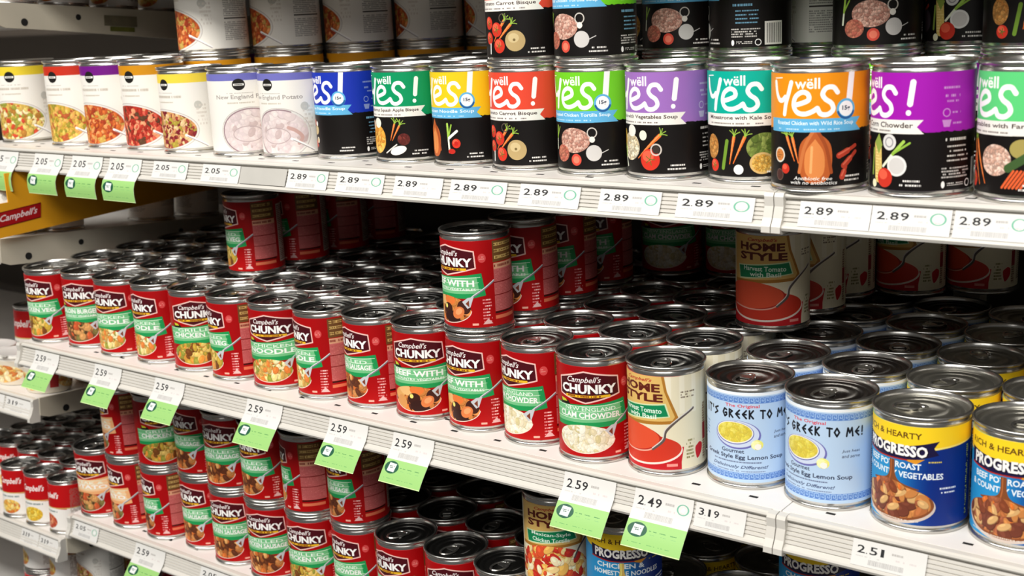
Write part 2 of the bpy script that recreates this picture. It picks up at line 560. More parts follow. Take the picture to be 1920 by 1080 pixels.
# ---- white soup can with a bowl and coloured top band
def draw_white(band, pal, pale=False):
    c = label_canvas((236, 232, 224), 132)
    c.rect(-180, 88 if not pale else 91, 180, 100, band)
    bx, brx = (17, 50) if pale else (-12, 70)
    bry = 29 if pale else 25.5
    c.food(bx, 25, brx, bry, pal[0], pal, 420, 4.2 if not pale else 7, edge=(224, 222, 216), sh=.8 if not pale else .95)
    c.ring(bx, 25, brx + 4, bry + 2.6, 1.2, (188, 180, 176))
    if pale:
        c.ring(17, 25, 51, 29.6, 2.2, (150, 124, 130), PI * .35, PI * 1.6)
        c.line(smooth([(34, 32), (46, 28), (56, 20), (50, 12)]), 6, (196, 160, 152))
        c.ring(10, 22, 26, 10, 1.4, (180, 160, 160))
    c.line([(38, 18), (54, 12), (74, 3)], 4, (246, 244, 242))
    c.line([(40, 16.5), (56, 10), (75, 1.5)], 1.2, (150, 140, 140))
    c.ell(0, 86, 11, 7.4, (30, 28, 26))
    c.rect(-9, 84.6, 9, 87.2, (240, 238, 232))
    c.fine(-7, 85, 7, 86.8, 1, (60, 58, 54), .95)
    c.fine(-22, 74, 24, 76, 1, (186, 180, 172), .8)
    if pale:
        c.text('New England Potato', -44, 66, 62, 73, (150, 142, 138), .008)
    else:
        c.fine(-30, 67, 44, 72.5, 1, (190, 180, 166), .93)
    c.fine(-24, 61, 26, 64, 1, (196, 186, 170), .9)
    c.ell(64, 58, 7, 5.4, (196, 194, 186))
    c.fine(60, 30, 80, 60, 6, (214, 206, 196), .6)
    c.fine(98, 40, 150, 92, 22, (150, 146, 140), .9)
    c.rect(98, 37, 150, 38.6, (66, 62, 58))
    c.fine(98, 10, 150, 34, 10, (160, 156, 150), .9)
    c.fine(-170, 20, -110, 84, 26, (160, 156, 150), .85)
    return c


# ---- cream can with a parchment sign
def draw_home(kind):
    c = label_canvas((232, 222, 192))
    for k in range(-9, 9):
        c.rect(k * 20, 60, k * 20 + 8, 100, (240, 232, 208))
    c.poly([(-62, 100), (38, 100), (42, 84), (58, 56), (54, 50), (-62, 45)], (174, 118, 44))
    c.poly([(-62, 100), (34, 100), (38, 84), (53, 57), (49, 53), (-62, 49)], (222, 182, 104))
    c.text("Campbell's", -28, 92.6, 20, 97.4, (178, 50, 40), .015, .35)
    c.text('HOME', -44, 83, 32, 92, (96, 34, 24), .04)
    c.text('STYLE', -44, 72.6, 36, 81.4, (96, 34, 24), .04)
    c.poly([(-50, 66), (40, 71.5), (46, 57), (-46, 50)], (212, 226, 180))
    c.poly([(-48, 64.8), (38, 70), (43.5, 58), (-45, 51.6)], (18, 132, 82))
    a, b = (('Harvest Tomato', 'with Basil') if kind == 'tomato' else ('Mexican-Style', 'Chicken Tortilla'))
    c.text(a, -36, 60.6, 34, 66.2, (232, 244, 228), .02)
    c.text(b, -24 if kind == 'tomato' else -34, 54.4, 26 if kind == 'tomato' else 32, 59.6, (232, 244, 228), .02)
    if kind == 'tomato':
        c.rect(-180, 0, 62, 12, (190, 24, 36))
        c.poly([(-70, 30), (66, 24), (62, 8), (50, 0), (-66, 0)], (194, 26, 34))
        c.ell(-6, 21, 70, 17, (246, 226, 214))
        c.ell(-6, 22.6, 68, 16.4, (208, 56, 36))
        c.ell(-22, 32, 56, 15.5, (178, 40, 28))
        c.ell(-24, 33.4, 54, 15, (224, 82, 50))
        c.line(smooth([(-60, 20), (-20, 17.5), (12, 20), (34, 30)]), 2, (236, 170, 150))
        c.line(smooth([(20, 22), (36, 32), (40, 42), (58, 54), (82, 64)]), 3.6, (96, 84, 80))
        c.line(smooth([(19, 23), (34, 33), (39, 44), (57, 55), (81, 65)]), 1.5, (222, 214, 206))
        c.rect(40, 3.5, 56, 6.6, (236, 150, 140))
        c.poly(smooth([(92, 24), (86, 20), (90, 8), (100, 14), (102, 22), (96, 25), (92, 24)], 4), (200, 30, 40))
        c.fine(70, 10, 84, 32, 6, (140, 130, 80), .7)
    else:
        c.food(-4, 20, 70, 30, (214, 96, 44), [(222, 84, 46), (240, 184, 92), (248, 214, 146), (196, 48, 36), (250, 232, 190)], 190, 8)
        c.line(smooth([(40, 34), (50, 46), (66, 56), (80, 64)]), 3.2, (96, 84, 80))
    c.fine(62, 76, 88, 84, 3, (120, 104, 84), .7)
    c.rect(104, 4, 113, 66, (206, 192, 160))
    c.fine(104.5, 6, 112, 66, 22, (120, 80, 60), .9)
    c.rect(104, 26, 113, 44, (156, 44, 48))
    c.fine(122, 8, 172, 92, 34, (120, 100, 84), .9)
    c.fine(-172, 8, -110, 92, 34, (120, 100, 84), .9)
    return c


# ---- pale blue can with key pattern
def draw_greek():
    c = label_canvas((184, 208, 234), 113)
    c.rect(-180, 97, 180, 100, (238, 242, 246))
    for y0 in (88.5, 3.5):
        c.rect(-180, y0, 180, y0 + 7, (92, 132, 200))
        x = -180
        while x < 180:
            q = [(x, y0 + 1), (x, y0 + 6), (x + 5, y0 + 6), (x + 5, y0 + 2.6), (x + 2.4, y0 + 2.6), (x + 2.4, y0 + 4.4)]
            c.line(q, .7, (176, 206, 238))
            c.line([(x + 5, y0 + 1), (x + 7, y0 + 1)], .7, (176, 206, 238))
            x += 7
    c.text('The Original', -24, 82.6, 22, 87, (214, 56, 70), .01)
    # angular hand-cut lettering
    K = (24, 26, 34)

    def glyph(st, x, w_, y0=72, h=8.6):
        for s in st:
            c.line([(x + px_ * w_, y0 + py * h) for px_, py in s], 2.1, K)
    G = {'I': [[(.5, 0), (.5, 1)]], 'T': [[(.5, 0), (.5, 1)], [(0, 1), (1, .95)]], "'": [[(.5, 1), (.4, .7)]], 'S': [[(1, 1), (.1, .75), (.9, .35), (0, 0)]],
         'G': [[(.9, .85), (.4, 1), (0, .5), (.45, 0), (.95, .25), (.9, .5), (.5, .45)]], 'R': [[(.1, 0), (.1, 1), (.8, .8), (.2, .5), (.9, 0)]],
         'E': [[(.9, 1), (.1, .5), (.9, 0)], [(.1, .5), (.85, .5)]], 'K': [[(.1, 0), (.1, 1)], [(.9, 1), (.2, .5), (.9, 0)]],
         'O': [[(.5, 1), (0, .5), (.5, 0), (1, .5), (.5, 1)]], 'M': [[(0, 0), (.2, 1), (.5, .4), (.85, 1), (1, 0)]], '!': [[(.5, 1), (.4, .35)], [(.38, .05), (.38, .0)]]}
    x = -62
    for ch in "IT'S GREEK TO ME!":
        if ch == ' ':
            x += 6
            continue
        wd = {'I': 2.5, "'": 2, '!': 3, 'M': 8}.get(ch, 6)
        glyph(G[ch], x, wd)
        x += wd + 3
    c.ell(-8, 53, 32, 16, (110, 108, 176))
    c.ell(-9, 53.8, 30.6, 15, (206, 216, 236))
    c.ell(-12, 55, 27, 12.8, (88, 92, 168))
    c.ell(-12, 55.3, 26, 12.2, (238, 236, 226))
    c.food(-12, 55.5, 24.4, 11, (222, 206, 78), [(226, 210, 84), (218, 198, 70), (230, 216, 100), (214, 192, 72)], 160, 3, sh=.94)
    c.food(19, 42.6, 8, 5.6, (238, 236, 130), [(246, 242, 170), (240, 232, 110)], 12, 4)
    c.ell(20, 40.5, 4.4, 3.4, (252, 240, 226))
    c.text('Just heat', 42, 54, 66, 57.6, (60, 66, 90), .0, .2)
    c.text('and serve', 42, 49, 66, 52.4, (60, 66, 90), .0, .2)
    c.fine(-76, 44, -56, 62, 5, (120, 150, 190), .8)
    c.text('Gourmet', -30, 32.6, 2, 37, (44, 50, 76), .01)
    c.text('Greek Style Egg Lemon Soup', -60, 24.6, 56, 30.6, (40, 46, 72), .015)
    c.fine(-44, 21.4, 34, 23.6, 1, (84, 92, 124), .9, .8)
    c.text('Deliciously Different!', -46, 14.4, 34, 19, (64, 76, 112), .01, .3)
    c.fine(-48, 11.4, 40, 13.4, 1, (110, 124, 160), .9, .8)
    c.rect(86, 14, 140, 84, (206, 220, 236))
    c.fine(88, 16, 138, 82, 28, (84, 96, 128), .9)
    c.fine(-170, 16, -110, 82, 28, (84, 96, 128), .85)
    return c


# ---- blue and yellow can
def draw_blue(lines, kind):
    c = label_canvas((10, 44, 128), 113)
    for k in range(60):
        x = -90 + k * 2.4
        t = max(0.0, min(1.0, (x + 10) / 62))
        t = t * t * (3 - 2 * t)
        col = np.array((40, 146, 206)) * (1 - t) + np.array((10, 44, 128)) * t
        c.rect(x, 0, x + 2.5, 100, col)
    top = [(-180, 101), (180, 101), (180, 82), (110, 82), (60, 78), (20, 74), (-20, 75), (-60, 80), (-80, 84), (-180, 82)]
    c.poly(top, (252, 212, 38))
    c.poly([(30, 75), (60, 78), (110, 82), (110, 83.4), (60, 80), (28, 77)], (255, 232, 120))
    c.text('RICH & HEARTY', -50, 87.4, 36, 93.6, (92, 62, 22), .015)
    c.poly([(-52, 83), (-20, 80), (20, 80), (56, 86), (50, 79), (56, 72), (24, 66), (-18, 65.5), (-50, 68)], (28, 22, 62))
    c.poly([(14, 66), (40, 68), (30, 62.5)], (226, 150, 40))
    c.poly([(-52, 67), (-18, 64.6), (20, 65.2), (20, 66.6), (-18, 66), (-50, 68.6)], (176, 44, 36))
    c.text('PROGRESSO', -43, 68.4, 44, 80, (20, 14, 20), .05)
    c.text('PROGRESSO', -44, 69.2, 43, 80.8, WHITE, .045)
    W = (238, 244, 248)
    if kind == 'pot':
        food = ((132, 74, 40), [(176, 104, 58), (200, 130, 70), (222, 116, 48), (130, 66, 40), (212, 168, 110), (112, 58, 42), (160, 90, 60)])
    elif kind == 'noodle':
        food = ((226, 190, 100), [(240, 214, 130), (226, 168, 70), (248, 234, 180), (226, 120, 50)])
    else:
        food = ((232, 214, 176), [(244, 230, 200), (226, 196, 140), (200, 120, 80)])
    c.text(lines[0], -40, 56.6, 36, 63, W, .03)
    c.text(lines[1], -46, 47.4, 62, 53.8, W, .03)
    # ladle stream and bowl
    c.poly(smooth([(-3, 64), (-3, 52), (-8, 44), (-30, 38), (34, 36), (12, 42), (5, 50), (4, 64)], 4), food[0])
    c.line([(-.5, 63), (-.5, 50), (-2, 44)], 1.4, np.minimum(255, np.array(food[0]) * 1.4))
    c.ell(0, 19, 54, 19.4, (206, 190, 180))
    c.ell(0, 21, 52, 18.4, food[0])
    c.food(0, 22, 50, 17, food[0], food[1], 130, 8)
    c.food(-4, 34, 24, 9, food[0], food[1], 40, 7)
    c.fine(-44, 2.5, 40, 5, 1, (226, 216, 206), .9, .9)
    c.fine(58, 36.5, 82, 40, 1, W, .95)
    c.fine(60, 32.5, 80, 35.4, 1, W, .95)
    c.fine(44, 64, 62, 66.4, 1, (226, 200, 90), .9)
    c.rect(98, 4, 102, 78, (16, 34, 80))
    c.fine(98, 6, 102.5, 78, 34, (196, 206, 90), .7)
    c.rect(112, 6, 165, 76, (226, 226, 222))
    c.fine(114, 8, 163, 74, 26, (70, 70, 80), .9)
    c.rect(112, 76, 165, 97, (34, 32, 60))
    c.fine(118, 82, 158, 90, 1, (226, 226, 222), .95)
    return c


# ---- red and white condensed soup
def draw_condensed(pal):
    c = label_canvas((238, 234, 228), 132)
    c.rect(-180, 50, 180, 100, (186, 14, 18))
    c.poly([(-60, 52), (60, 46), (60, 56), (-60, 60)], (186, 14, 18))
    c.text("Campbell's", -42, 66, 36, 84, WHITE, .02, .35)
    c.rect(-180, 48, 180, 50, (214, 186, 110))
    c.food(-6, 18, 34, 16, pal[0], pal, 90, 6)
    c.fine(-40, 38, 40, 44, 1, (110, 130, 130), .9)
    c.fine(70, 8, 130, 92, 30, (140, 120, 110), .8)
    return c


def draw_tub(pal):
    c = label_canvas((224, 214, 196), 100)
    c.rect(-180, 84, 180, 100, (240, 236, 228))
    c.food(-20, 40, 60, 30, pal[0], pal, 120, 9)
    c.food(110, 40, 50, 28, pal[0], pal, 90, 9)
    c.rect(40, 20, 62, 66, (170, 40, 40))
    return c


# ---- price tags (x 0..100)
def draw_tag(price, green, ring=False):
    c = Canvas(256, 400 if green else 180, 0, 100, (218, 216, 212))
    k = 100.0 / (400 if green else 180) * 1.8
    base = 48 if green else 0

    def Y(t):
        return base + t * (52 if green else 100)
    for ch, xa in zip(price, (7, 24, 37)):
        if ch == '1':
            c.text(ch, xa + 2, Y(.5), xa + 6.5, Y(.8), (36, 36, 38), .01)
        else:
            c.text(ch, xa, Y(.5), xa + 10.5, Y(.8), (36, 36, 38), .01)
    c.ell(20, Y(.52), .9, 1.0 * (45 if green else 100) / 60, (36, 36, 38))
    c.fine(54, Y(.62), 70, Y(.76), 1, (176, 172, 168), .9)
    c.fine(6, Y(.34), 40, Y(.42), 1, (196, 194, 190), .7)
    x = 24
    rng = np.random.RandomState(3)
    while x < 72:
        w_ = .5 + rng.rand() * 1.2
        c.rect(x, Y(.1), x + w_, Y(.3), (176, 174, 172))
        x += w_ + .7
    c.fine(60, Y(.42), 92, Y(.54), 1, (206, 196, 194), .8)
    if ring:
        yy = Y(.62)
        ry = 8.4 if green else 21.0
        c.ring(84, yy, 9, ry, 2.4, (112, 176, 150))
        c.poly([(80, yy - ry * .3), (84, yy + ry * .55), (89, yy + ry * .1), (85, yy - ry * .5)], (226, 236, 230))
    if green:
        c.rect(0, 0, 100, 48, (150, 198, 116))
        c.ell(20, 32, 16.5, 12.6, (22, 84, 58))
        c.poly([(11, 24), (28, 23), (30, 40), (13, 41)], (226, 228, 226))
        c.fine(14, 30, 27, 36, 2, (70, 100, 90), .9)
        for q in (40, 58, 76):
            c.fine(q, 32.6, q + 13, 34.8, 1, (60, 124, 66), .95)
            c.fine(q + 3, 27, q + 12, 28.6, 1, (120, 176, 110), .8)
        c.fine(6, 9, 94, 11, 1, (96, 156, 90), .6)
        c.line([(0, 1), (100, 1)], 1.6, (226, 240, 180))
    return c


# ------------------------------------------------------------------ materials
MAT = {}


def pmat(name, col, rough=.5, metal=0.0, noise=0.0, nscale=30.0, coat=0.0, bump=0.0, spec=.5, aniso=None):
    m_ = bpy.data.materials.new(name)
    m_.use_nodes = True
    nt = m_.node_tree
    b = nt.nodes['Principled BSDF']
    b.inputs['Roughness'].default_value = rough
    b.inputs['Metallic'].default_value = metal
    b.inputs['Coat Weight'].default_value = coat
    b.inputs['Specular IOR Level'].default_value = spec
    L = [((q / 255) / 12.92 if q / 255 <= .04045 else ((q / 255 + .055) / 1.055) ** 2.4) for q in col]
    tc = nt.nodes.new('ShaderNodeTexCoord')
    nz = nt.nodes.new('ShaderNodeTexNoise')
    nz.inputs['Scale'].default_value = nscale
    nz.inputs['Detail'].default_value = 4
    nt.links.new(tc.outputs['Object'], nz.inputs['Vector'])
    mp = nt.nodes.new('ShaderNodeMapRange')
    mp.inputs[1].default_value, mp.inputs[2].default_value = .3, .7
    mp.inputs[3].default_value, mp.inputs[4].default_value = 1 - noise, 1 + noise * .5
    nt.links.new(nz.outputs['Fac'], mp.inputs[0])
    mx = nt.nodes.new('ShaderNodeVectorMath')
    mx.operation = 'SCALE'
    mx.inputs[0].default_value = L[:3]
    nt.links.new(mp.outputs[0], mx.inputs['Scale'])
    nt.links.new(mx.outputs[0], b.inputs['Base Color'])
    if bump:
        bp = nt.nodes.new('ShaderNodeBump')
        bp.inputs['Strength'].default_value = bump
        bp.inputs['Distance'].default_value = .001
        nt.links.new(nz.outputs['Fac'], bp.inputs['Height'])
        nt.links.new(bp.outputs[0], b.inputs['Normal'])
    MAT[name] = m_
    return m_


def imat(name, canvas, rough=.46, coat=.06):
    im = canvas.image(name)
    m_ = bpy.data.materials.new(name)
    m_.use_nodes = True
    nt = m_.node_tree
    b = nt.nodes['Principled BSDF']
    b.inputs['Roughness'].default_value = rough
    b.inputs['Coat Weight'].default_value = coat
    b.inputs['Coat Roughness'].default_value = .22
    b.inputs['Specular IOR Level'].default_value = .24
    t = nt.nodes.new('ShaderNodeTexImage')
    t.image = im
    t.interpolation = 'Linear'
    nt.links.new(t.outputs['Color'], b.inputs['Base Color'])
    MAT[name] = m_
    return m_


pmat('shelf_white', (230, 226, 221), .38, 0, .04, 12)
pmat('rail_white', (210, 206, 198), .32, 0, .03, 20)
pmat('rail_clear', (190, 187, 180), .2, 0, .05, 40, coat=.6)
pmat('hole_dark', (18, 17, 16), .9)
pmat('back_panel', (70, 62, 54), .6, 0, .08, 6)
pmat('bracket', (196, 188, 170), .45, 0, .08, 9)
pmat('steel', (205, 203, 198), .24, .95, .05, 60)
pmat('lid_steel', (190, 187, 176), .36, .95, .10, 50)
pmat('lid_dark', (74, 73, 71), .24, .9, .10, 50)
pmat('lid_brown', (92, 84, 80), .26, .9, .10, 50)
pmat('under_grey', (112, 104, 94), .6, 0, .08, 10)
pmat('tab_steel', (214, 212, 206), .2, .95, .03, 50)
pmat('yellow_card', (240, 168, 26), .55, 0, .05, 12)
pmat('sticker_grey', (120, 112, 90), .7, 0, .3, 60)
pmat('sticker_green', (110, 112, 40), .7, 0, .3, 60)

BEEF = ((168, 84, 34), [(70, 34, 26), (226, 120, 52), (206, 128, 62), (96, 46, 30), (236, 150, 80)], 34, 11)
CLAM = ((232, 222, 192), [(238, 230, 206), (232, 220, 188), (246, 240, 222), (240, 232, 210), (226, 212, 174), (214, 200, 150)], 130, 6.5)
CHIX = ((226, 186, 100), [(240, 214, 140), (226, 130, 60), (246, 230, 180), (206, 160, 80), (150, 150, 60)], 60, 8)
VEGS = ((206, 140, 60), [(232, 150, 62), (196, 160, 60), (236, 200, 110), (120, 70, 30), (150, 150, 60)], 54, 9)
SAUS = ((120, 66, 36), [(196, 130, 72), (226, 168, 100), (96, 50, 30), (160, 92, 46), (206, 110, 50)], 34, 11)
STEW = ((110, 66, 40), [(150, 92, 54), (80, 52, 34), (206, 150, 90), (200, 90, 50), (120, 110, 60)], 44, 9)
imat('red_clam', draw_red(('NEW ENGLAND', 'CLAM CHOWDER'), CLAM))
imat('red_beef', draw_red(('', 'BEEF WITH'), BEEF))
imat('red_chicken', draw_red(('CHICKEN', 'NOODLE'), CHIX))
imat('red_veg', draw_red(('GRILLED', 'CHICKEN VEG'), VEGS))
imat('red_sausage', draw_red(('GRILLED', 'CHICKEN SAUSAGE'), SAUS))
imat('red_stew', draw_red(('STEAK &', 'POTATO'), STEW, 'peach'))
imat('red_steak', draw_red(('', 'SIRLOIN BURGER'), STEW))
YES = {
    'yes_blue': ((26, 52, 176), 'Chicken Noodle Soup', 'blue', True, 'spud'),
    'yes_green': ((0, 146, 92), 'Butternut Squash Apple Bisque', 'white', False, 'squash'),
    'yes_yellow': ((236, 200, 28), 'Chicken Noodle Soup', 'blue', True, 'chick'),
    'yes_coral': ((226, 72, 50), 'Tomato Carrot Bisque', 'white', False, 'tomato'),
    'yes_lime': ((112, 204, 36), 'Roasted Chicken Tortilla Soup', 'blue', True, 'lentil'),
    'yes_lavender': ((156, 108, 186), 'Rice with Vegetables Soup', 'white', False, 'veg'),
    'yes_teal': ((0, 170, 150), 'Minestrone with Kale Soup', 'white', False, 'kale'),
    'yes_orange': ((236, 144, 16), 'Roasted Chicken with Wild Rice Soup', 'blue', True, 'bird'),
    'yes_purple': ((162, 20, 172), 'Sweet Corn Chowder', 'white', False, 'corn'),
    'yes_mint': ((92, 206, 122), 'Vegetables with Farro', 'white', False, 'farro'),
}
for k, v in YES.items():
    imat(k, draw_yes(*v))
P_VEG = [(206, 172, 84), (222, 196, 110), (196, 70, 46), (150, 150, 60), (236, 220, 170), (176, 120, 50)]
P_NOO = [(196, 160, 60), (222, 190, 92), (150, 140, 50), (226, 170, 90), (180, 90, 50)]
P_RED = [(186, 84, 40), (206, 110, 50), (226, 150, 90), (160, 60, 34), (196, 160, 80)]
P_CHI = [(176, 52, 38), (206, 90, 70), (150, 40, 30), (226, 150, 110), (90, 60, 40)]
P_BEAN = [(206, 150, 96), (150, 60, 50), (120, 30, 40), (226, 190, 140), (170, 150, 60)]
P_PALE = [(214, 198, 198), (220, 206, 204), (208, 192, 192), (226, 214, 210), (196, 176, 174), (218, 202, 202), (216, 200, 198)]
imat('white_yellow', draw_white((226, 200, 50), P_VEG))
imat('white_red', draw_white((196, 48, 28), P_NOO))
imat('white_purple', draw_white((112, 20, 130), P_RED))
imat('white_orange', draw_white((206, 140, 20), P_CHI))
imat('white_lemon', draw_white((238, 210, 70), P_BEAN))
imat('white_blue', draw_white((112, 112, 186), P_PALE, True))
imat('white_amber', draw_white((206, 140, 20), P_RED))
imat('home_tomato', draw_home('tomato'))
imat('home_tortilla', draw_home('tortilla'))
imat('greek', draw_greek())
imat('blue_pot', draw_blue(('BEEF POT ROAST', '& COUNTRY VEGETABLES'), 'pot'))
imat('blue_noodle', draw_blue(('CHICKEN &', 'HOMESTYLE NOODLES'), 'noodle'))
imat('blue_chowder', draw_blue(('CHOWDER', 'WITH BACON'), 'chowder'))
imat('condensed', draw_condensed([(222, 160, 70), (236, 190, 90), (206, 110, 50), (240, 210, 130)]))
imat('condensed_yellow', draw_condensed([(226, 190, 60), (240, 214, 100), (214, 170, 50)]))
imat('condensed_red', draw_condensed([(206, 110, 70), (226, 150, 110), (180, 70, 50)]))
imat('tub_print', draw_tub([(222, 170, 90), (236, 200, 130), (206, 120, 60), (244, 226, 180)]))

TAG = {}
for key, (p, g, r) in {'259g': ('259', True, False), '249g': ('249', True, True), '319': ('319', False, False), '251': ('251', False, False),
                       '289': ('289', False, False), '289r': ('289', False, True), '205': ('205', False, True), '205g': ('205', True, True)}.items():
    TAG[key] = imat('tag_' + key, draw_tag(p, g, r), .6, .1)


def draw_sign():
    c = Canvas(400, 120, 0, 100, (172, 20, 24))
    c.rect(0, 0, 100, 6, (110, 10, 14))
    c.rect(0, 94, 100, 100, (110, 10, 14))
    c.text("Campbell's", 8, 22, 92, 80, (246, 226, 226), .02, .3)
    return c


imat('sign_print', draw_sign(), .5)


# ------------------------------------------------------------------ geometry helpers
def link(name, me, mat, parent=None):
    o = bpy.data.objects.new(name, me)
    C.objects.link(o)
    if mat is not None and not me.materials:
        me.materials.append(mat)
    if parent is not None:
        o.parent = parent
    return o


def mesh(verts, faces, mat=None, uvs=None, smooth_=False, name='m'):
    me = bpy.data.meshes.new(name)
    me.from_pydata(verts, [], faces)
    if uvs is not None:
        ul = me.uv_layers.new(name='UVMap')
        for i, q in enumerate(uvs):
            ul.data[i].uv = q
    if smooth_:
        me.polygons.foreach_set('use_smooth', [True] * len(me.polygons))
    if mat is not None:
        me.materials.append(mat)
    me.update()
    return me


def lathe(prof, n=48, mat=None, sharp=40):
    v, f = [], []
    for r, z in prof:
        for k in range(n):
            a = 2 * PI * k / n
            v.append((r * math.sin(a), -r * math.cos(a), z))
    for i in range(len(prof) - 1):
        for k in range(n):
            f.append((i * n + k, i * n + (k + 1) % n, (i + 1) * n + (k + 1) % n, (i + 1) * n + k))
    if prof[0][0] > 1e-6 and prof[0][1] == min(p[1] for p in prof):
        f.append(tuple(range(n - 1, -1, -1)))
    me = mesh(v, f, mat, smooth_=True)
    me.set_sharp_from_angle(angle=math.radians(sharp))
    return me


def boxes(bl, mat):
    v, f = [], []
    for x0, y0, z0, x1, y1, z1 in bl:
        b = len(v)
        v += [(x0, y0, z0), (x1, y0, z0), (x1, y1, z0), (x0, y1, z0), (x0, y0, z1), (x1, y0, z1), (x1, y1, z1), (x0, y1, z1)]
        f += [tuple(b + q for q in t) for t in ((0, 3, 2, 1), (4, 5, 6, 7), (0, 1, 5, 4), (1, 2, 6, 5), (2, 3, 7, 6), (3, 0, 4, 7))]
    return mesh(v, f, mat)


def extrude_x(prof, x0, x1, mat, closed=True):
    n = len(prof)
    v = [(x0, y, z) for y, z in prof] + [(x1, y, z) for y, z in prof]
    f = [(i, (i + 1) % n, n + (i + 1) % n, n + i) for i in range(n if closed else n - 1)]
    if closed:
        f += [tuple(range(n - 1, -1, -1)), tuple(range(n, 2 * n))]
    return mesh(v, f, mat)


def tube(pts, r, n=6, closed=False, flat=1.0):
    P = [Vector(p) for p in pts]
    v, f = [], []
    N = len(P)
    for i, p in enumerate(P):
        a, b = (P[i - 1], P[(i + 1) % N]) if closed else (P[max(0, i - 1)], P[min(N - 1, i + 1)])
        t = (b - a).normalized()
        s = t.cross(Vector((0, 0, 1))).normalized()
        u_ = s.cross(t)
        for k in range(n):
            q = 2 * PI * k / n
            v.append(tuple(p + s * r * math.cos(q) + u_ * r * flat * math.sin(q)))
    for i in range(N if closed else N - 1):
        j = (i + 1) % N
        for k in range(n):
            f.append((i * n + k, i * n + (k + 1) % n, j * n + (k + 1) % n, j * n + k))
    return v, f


# ------------------------------------------------------------------ can meshes (one set per size, shared by the copies)
def can_set(r, h, neck):
    s = {}
    rb = r - .0016
    prof = [(rb - .004, .0006), (r - .0008, 0), (r, .0008), (r, .0026), (r - .0006, .0034), (rb - .0004, .0044), (rb, .0062), (rb, h - neck), (rb - .0003, h - .0058),
            (rb - .0012, h - .0046), (r - .0004, h - .0036), (r, h - .0028), (r, h - .0008), (r - .0007, h - .0001), (r - .0017, h), (r - .0024, h - .0006), (r - .0028, h - .0052)]
    s['body'] = lathe(prof, 56, MAT['steel'], 50)
    R = r - .0027
    zl = h - .0056
    lp = [(R, zl + .0008), (R - .0012, zl - .0010), (R - .0030, zl - .0014), (R - .0042, zl), (R - .0052, zl + .0006), (R - .0085, zl + .0004), (R - .0095, zl - .0003), (R - .0125, zl - .0003),
          (R - .0135, zl + .0003), (R - .018, zl + .0003), (R - .019, zl - .0002), (R - .025, zl - .0002), (R - .026, zl + .0002), (.0006, zl + .0002)]
    s['lids'] = {k: lathe(lp, 56, MAT[k], 60) for k in ('lid_steel', 'lid_dark', 'lid_brown')}
    # pull tab: oval ring, tongue and rivet
    zt = zl + .0016
    ring_ = [(.0085 * math.cos(a) * 1.0, -.016 + .0115 * math.sin(a), zt + .0004 * math.sin(a)) for a in np.linspace(0, 2 * PI, 25)[:-1]]
    v, f = tube(ring_, .0016, 6, True, .6)
    n0 = len(v)
    tong = [(-.0052, -.0085), (.0052, -.0085), (.0064, -.002), (.0045, .0045), (0, .0075), (-.0045, .0045), (-.0064, -.002)]
    v += [(x, y - .012 + .006, zt + .0008) for x, y in tong] + [(x, y - .012 + .006, zt - .0006) for x, y in tong]
    k = len(tong)
    f += [tuple(n0 + i for i in range(k)), tuple(n0 + 2 * k - 1 - i for i in range(k))] + [(n0 + i, n0 + k + i, n0 + k + (i + 1) % k, n0 + (i + 1) % k) for i in range(k)]
    n1 = len(v)
    for zz, rr in ((zt + .0004, .0028), (zt + .0014, .0022)):
        v += [(rr * math.cos(a), -.003 + rr * math.sin(a), zz) for a in np.linspace(0, 2 * PI, 13)[:-1]]
    f += [(n1 + i, n1 + (i + 1) % 12, n1 + 12 + (i + 1) % 12, n1 + 12 + i) for i in range(12)] + [tuple(n1 + 12 + i for i in range(12))]
    s['tab'] = mesh([(x, y + .004, z) for x, y, z in v], f, MAT['tab_steel'], smooth_=True)
    s['tab'].set_sharp_from_angle(angle=math.radians(45))
    s['r'], s['h'], s['neck'] = r, h, neck
    s['labels'] = {}
    return s


def label_mesh(s, mat):
    if mat in s['labels']:
        return s['labels'][mat]
    n = 64
    r = s['r'] - .0011
    z0, z1 = .0068, s['h'] - s['neck']
    v, f, uv = [], [], []
    for k in range(n + 1):
        a = -PI + 2 * PI * k / n
        v += [(r * math.sin(a), -r * math.cos(a), z0), (r * math.sin(a), -r * math.cos(a), z1)]
    for k in range(n):
        f.append((2 * k, 2 * k + 2, 2 * k + 3, 2 * k + 1))
        uv += [(k / n, 0), ((k + 1) / n, 0), ((k + 1) / n, 1), (k / n, 1)]
    # turned-in edges give the paper a thickness
    rb = s['r'] - .0017
    b = len(v)
    for k in range(n + 1):
        a = -PI + 2 * PI * k / n
        v += [(rb * math.sin(a), -rb * math.cos(a), z0), (rb * math.sin(a), -rb * math.cos(a), z1)]
    for k in range(n):
        f.append((2 * k, b + 2 * k, b + 2 * k + 2, 2 * k + 2))
        uv += [(k / n, 0), (k / n, 0), ((k + 1) / n, 0), ((k + 1) / n, 0)]
        f.append((2 * k + 1, 2 * k + 3, b + 2 * k + 3, b + 2 * k + 1))
        uv += [(k / n, 1), ((k + 1) / n, 1), ((k + 1) / n, 1), (k / n, 1)]
    me = mesh(v, f, MAT[mat], uv, True)
    me.set_sharp_from_angle(angle=math.radians(50))
    s['labels'][mat] = me
    return me


CH = .111
SETS = {'c': can_set(.0396, CH, .0095), 'w': can_set(.0428, CH, .0085), 'g': can_set(.0420, .1036, .0085), 'f': can_set(.0443, .122, .0085),
        'b': can_set(.0500, .122, .0085), 'k': can_set(.0385, .105, .0075), 's': can_set(.0310, .088, .0070)}
placed = {}     # shelf level -> [(x, y, r)] so that packed rows never cut into each other


def free(level, x, y, r):
    return all((x - a) ** 2 + (y - b) ** 2 >= (r + c + .0001) ** 2 for a, b, c in placed.get(level, []))


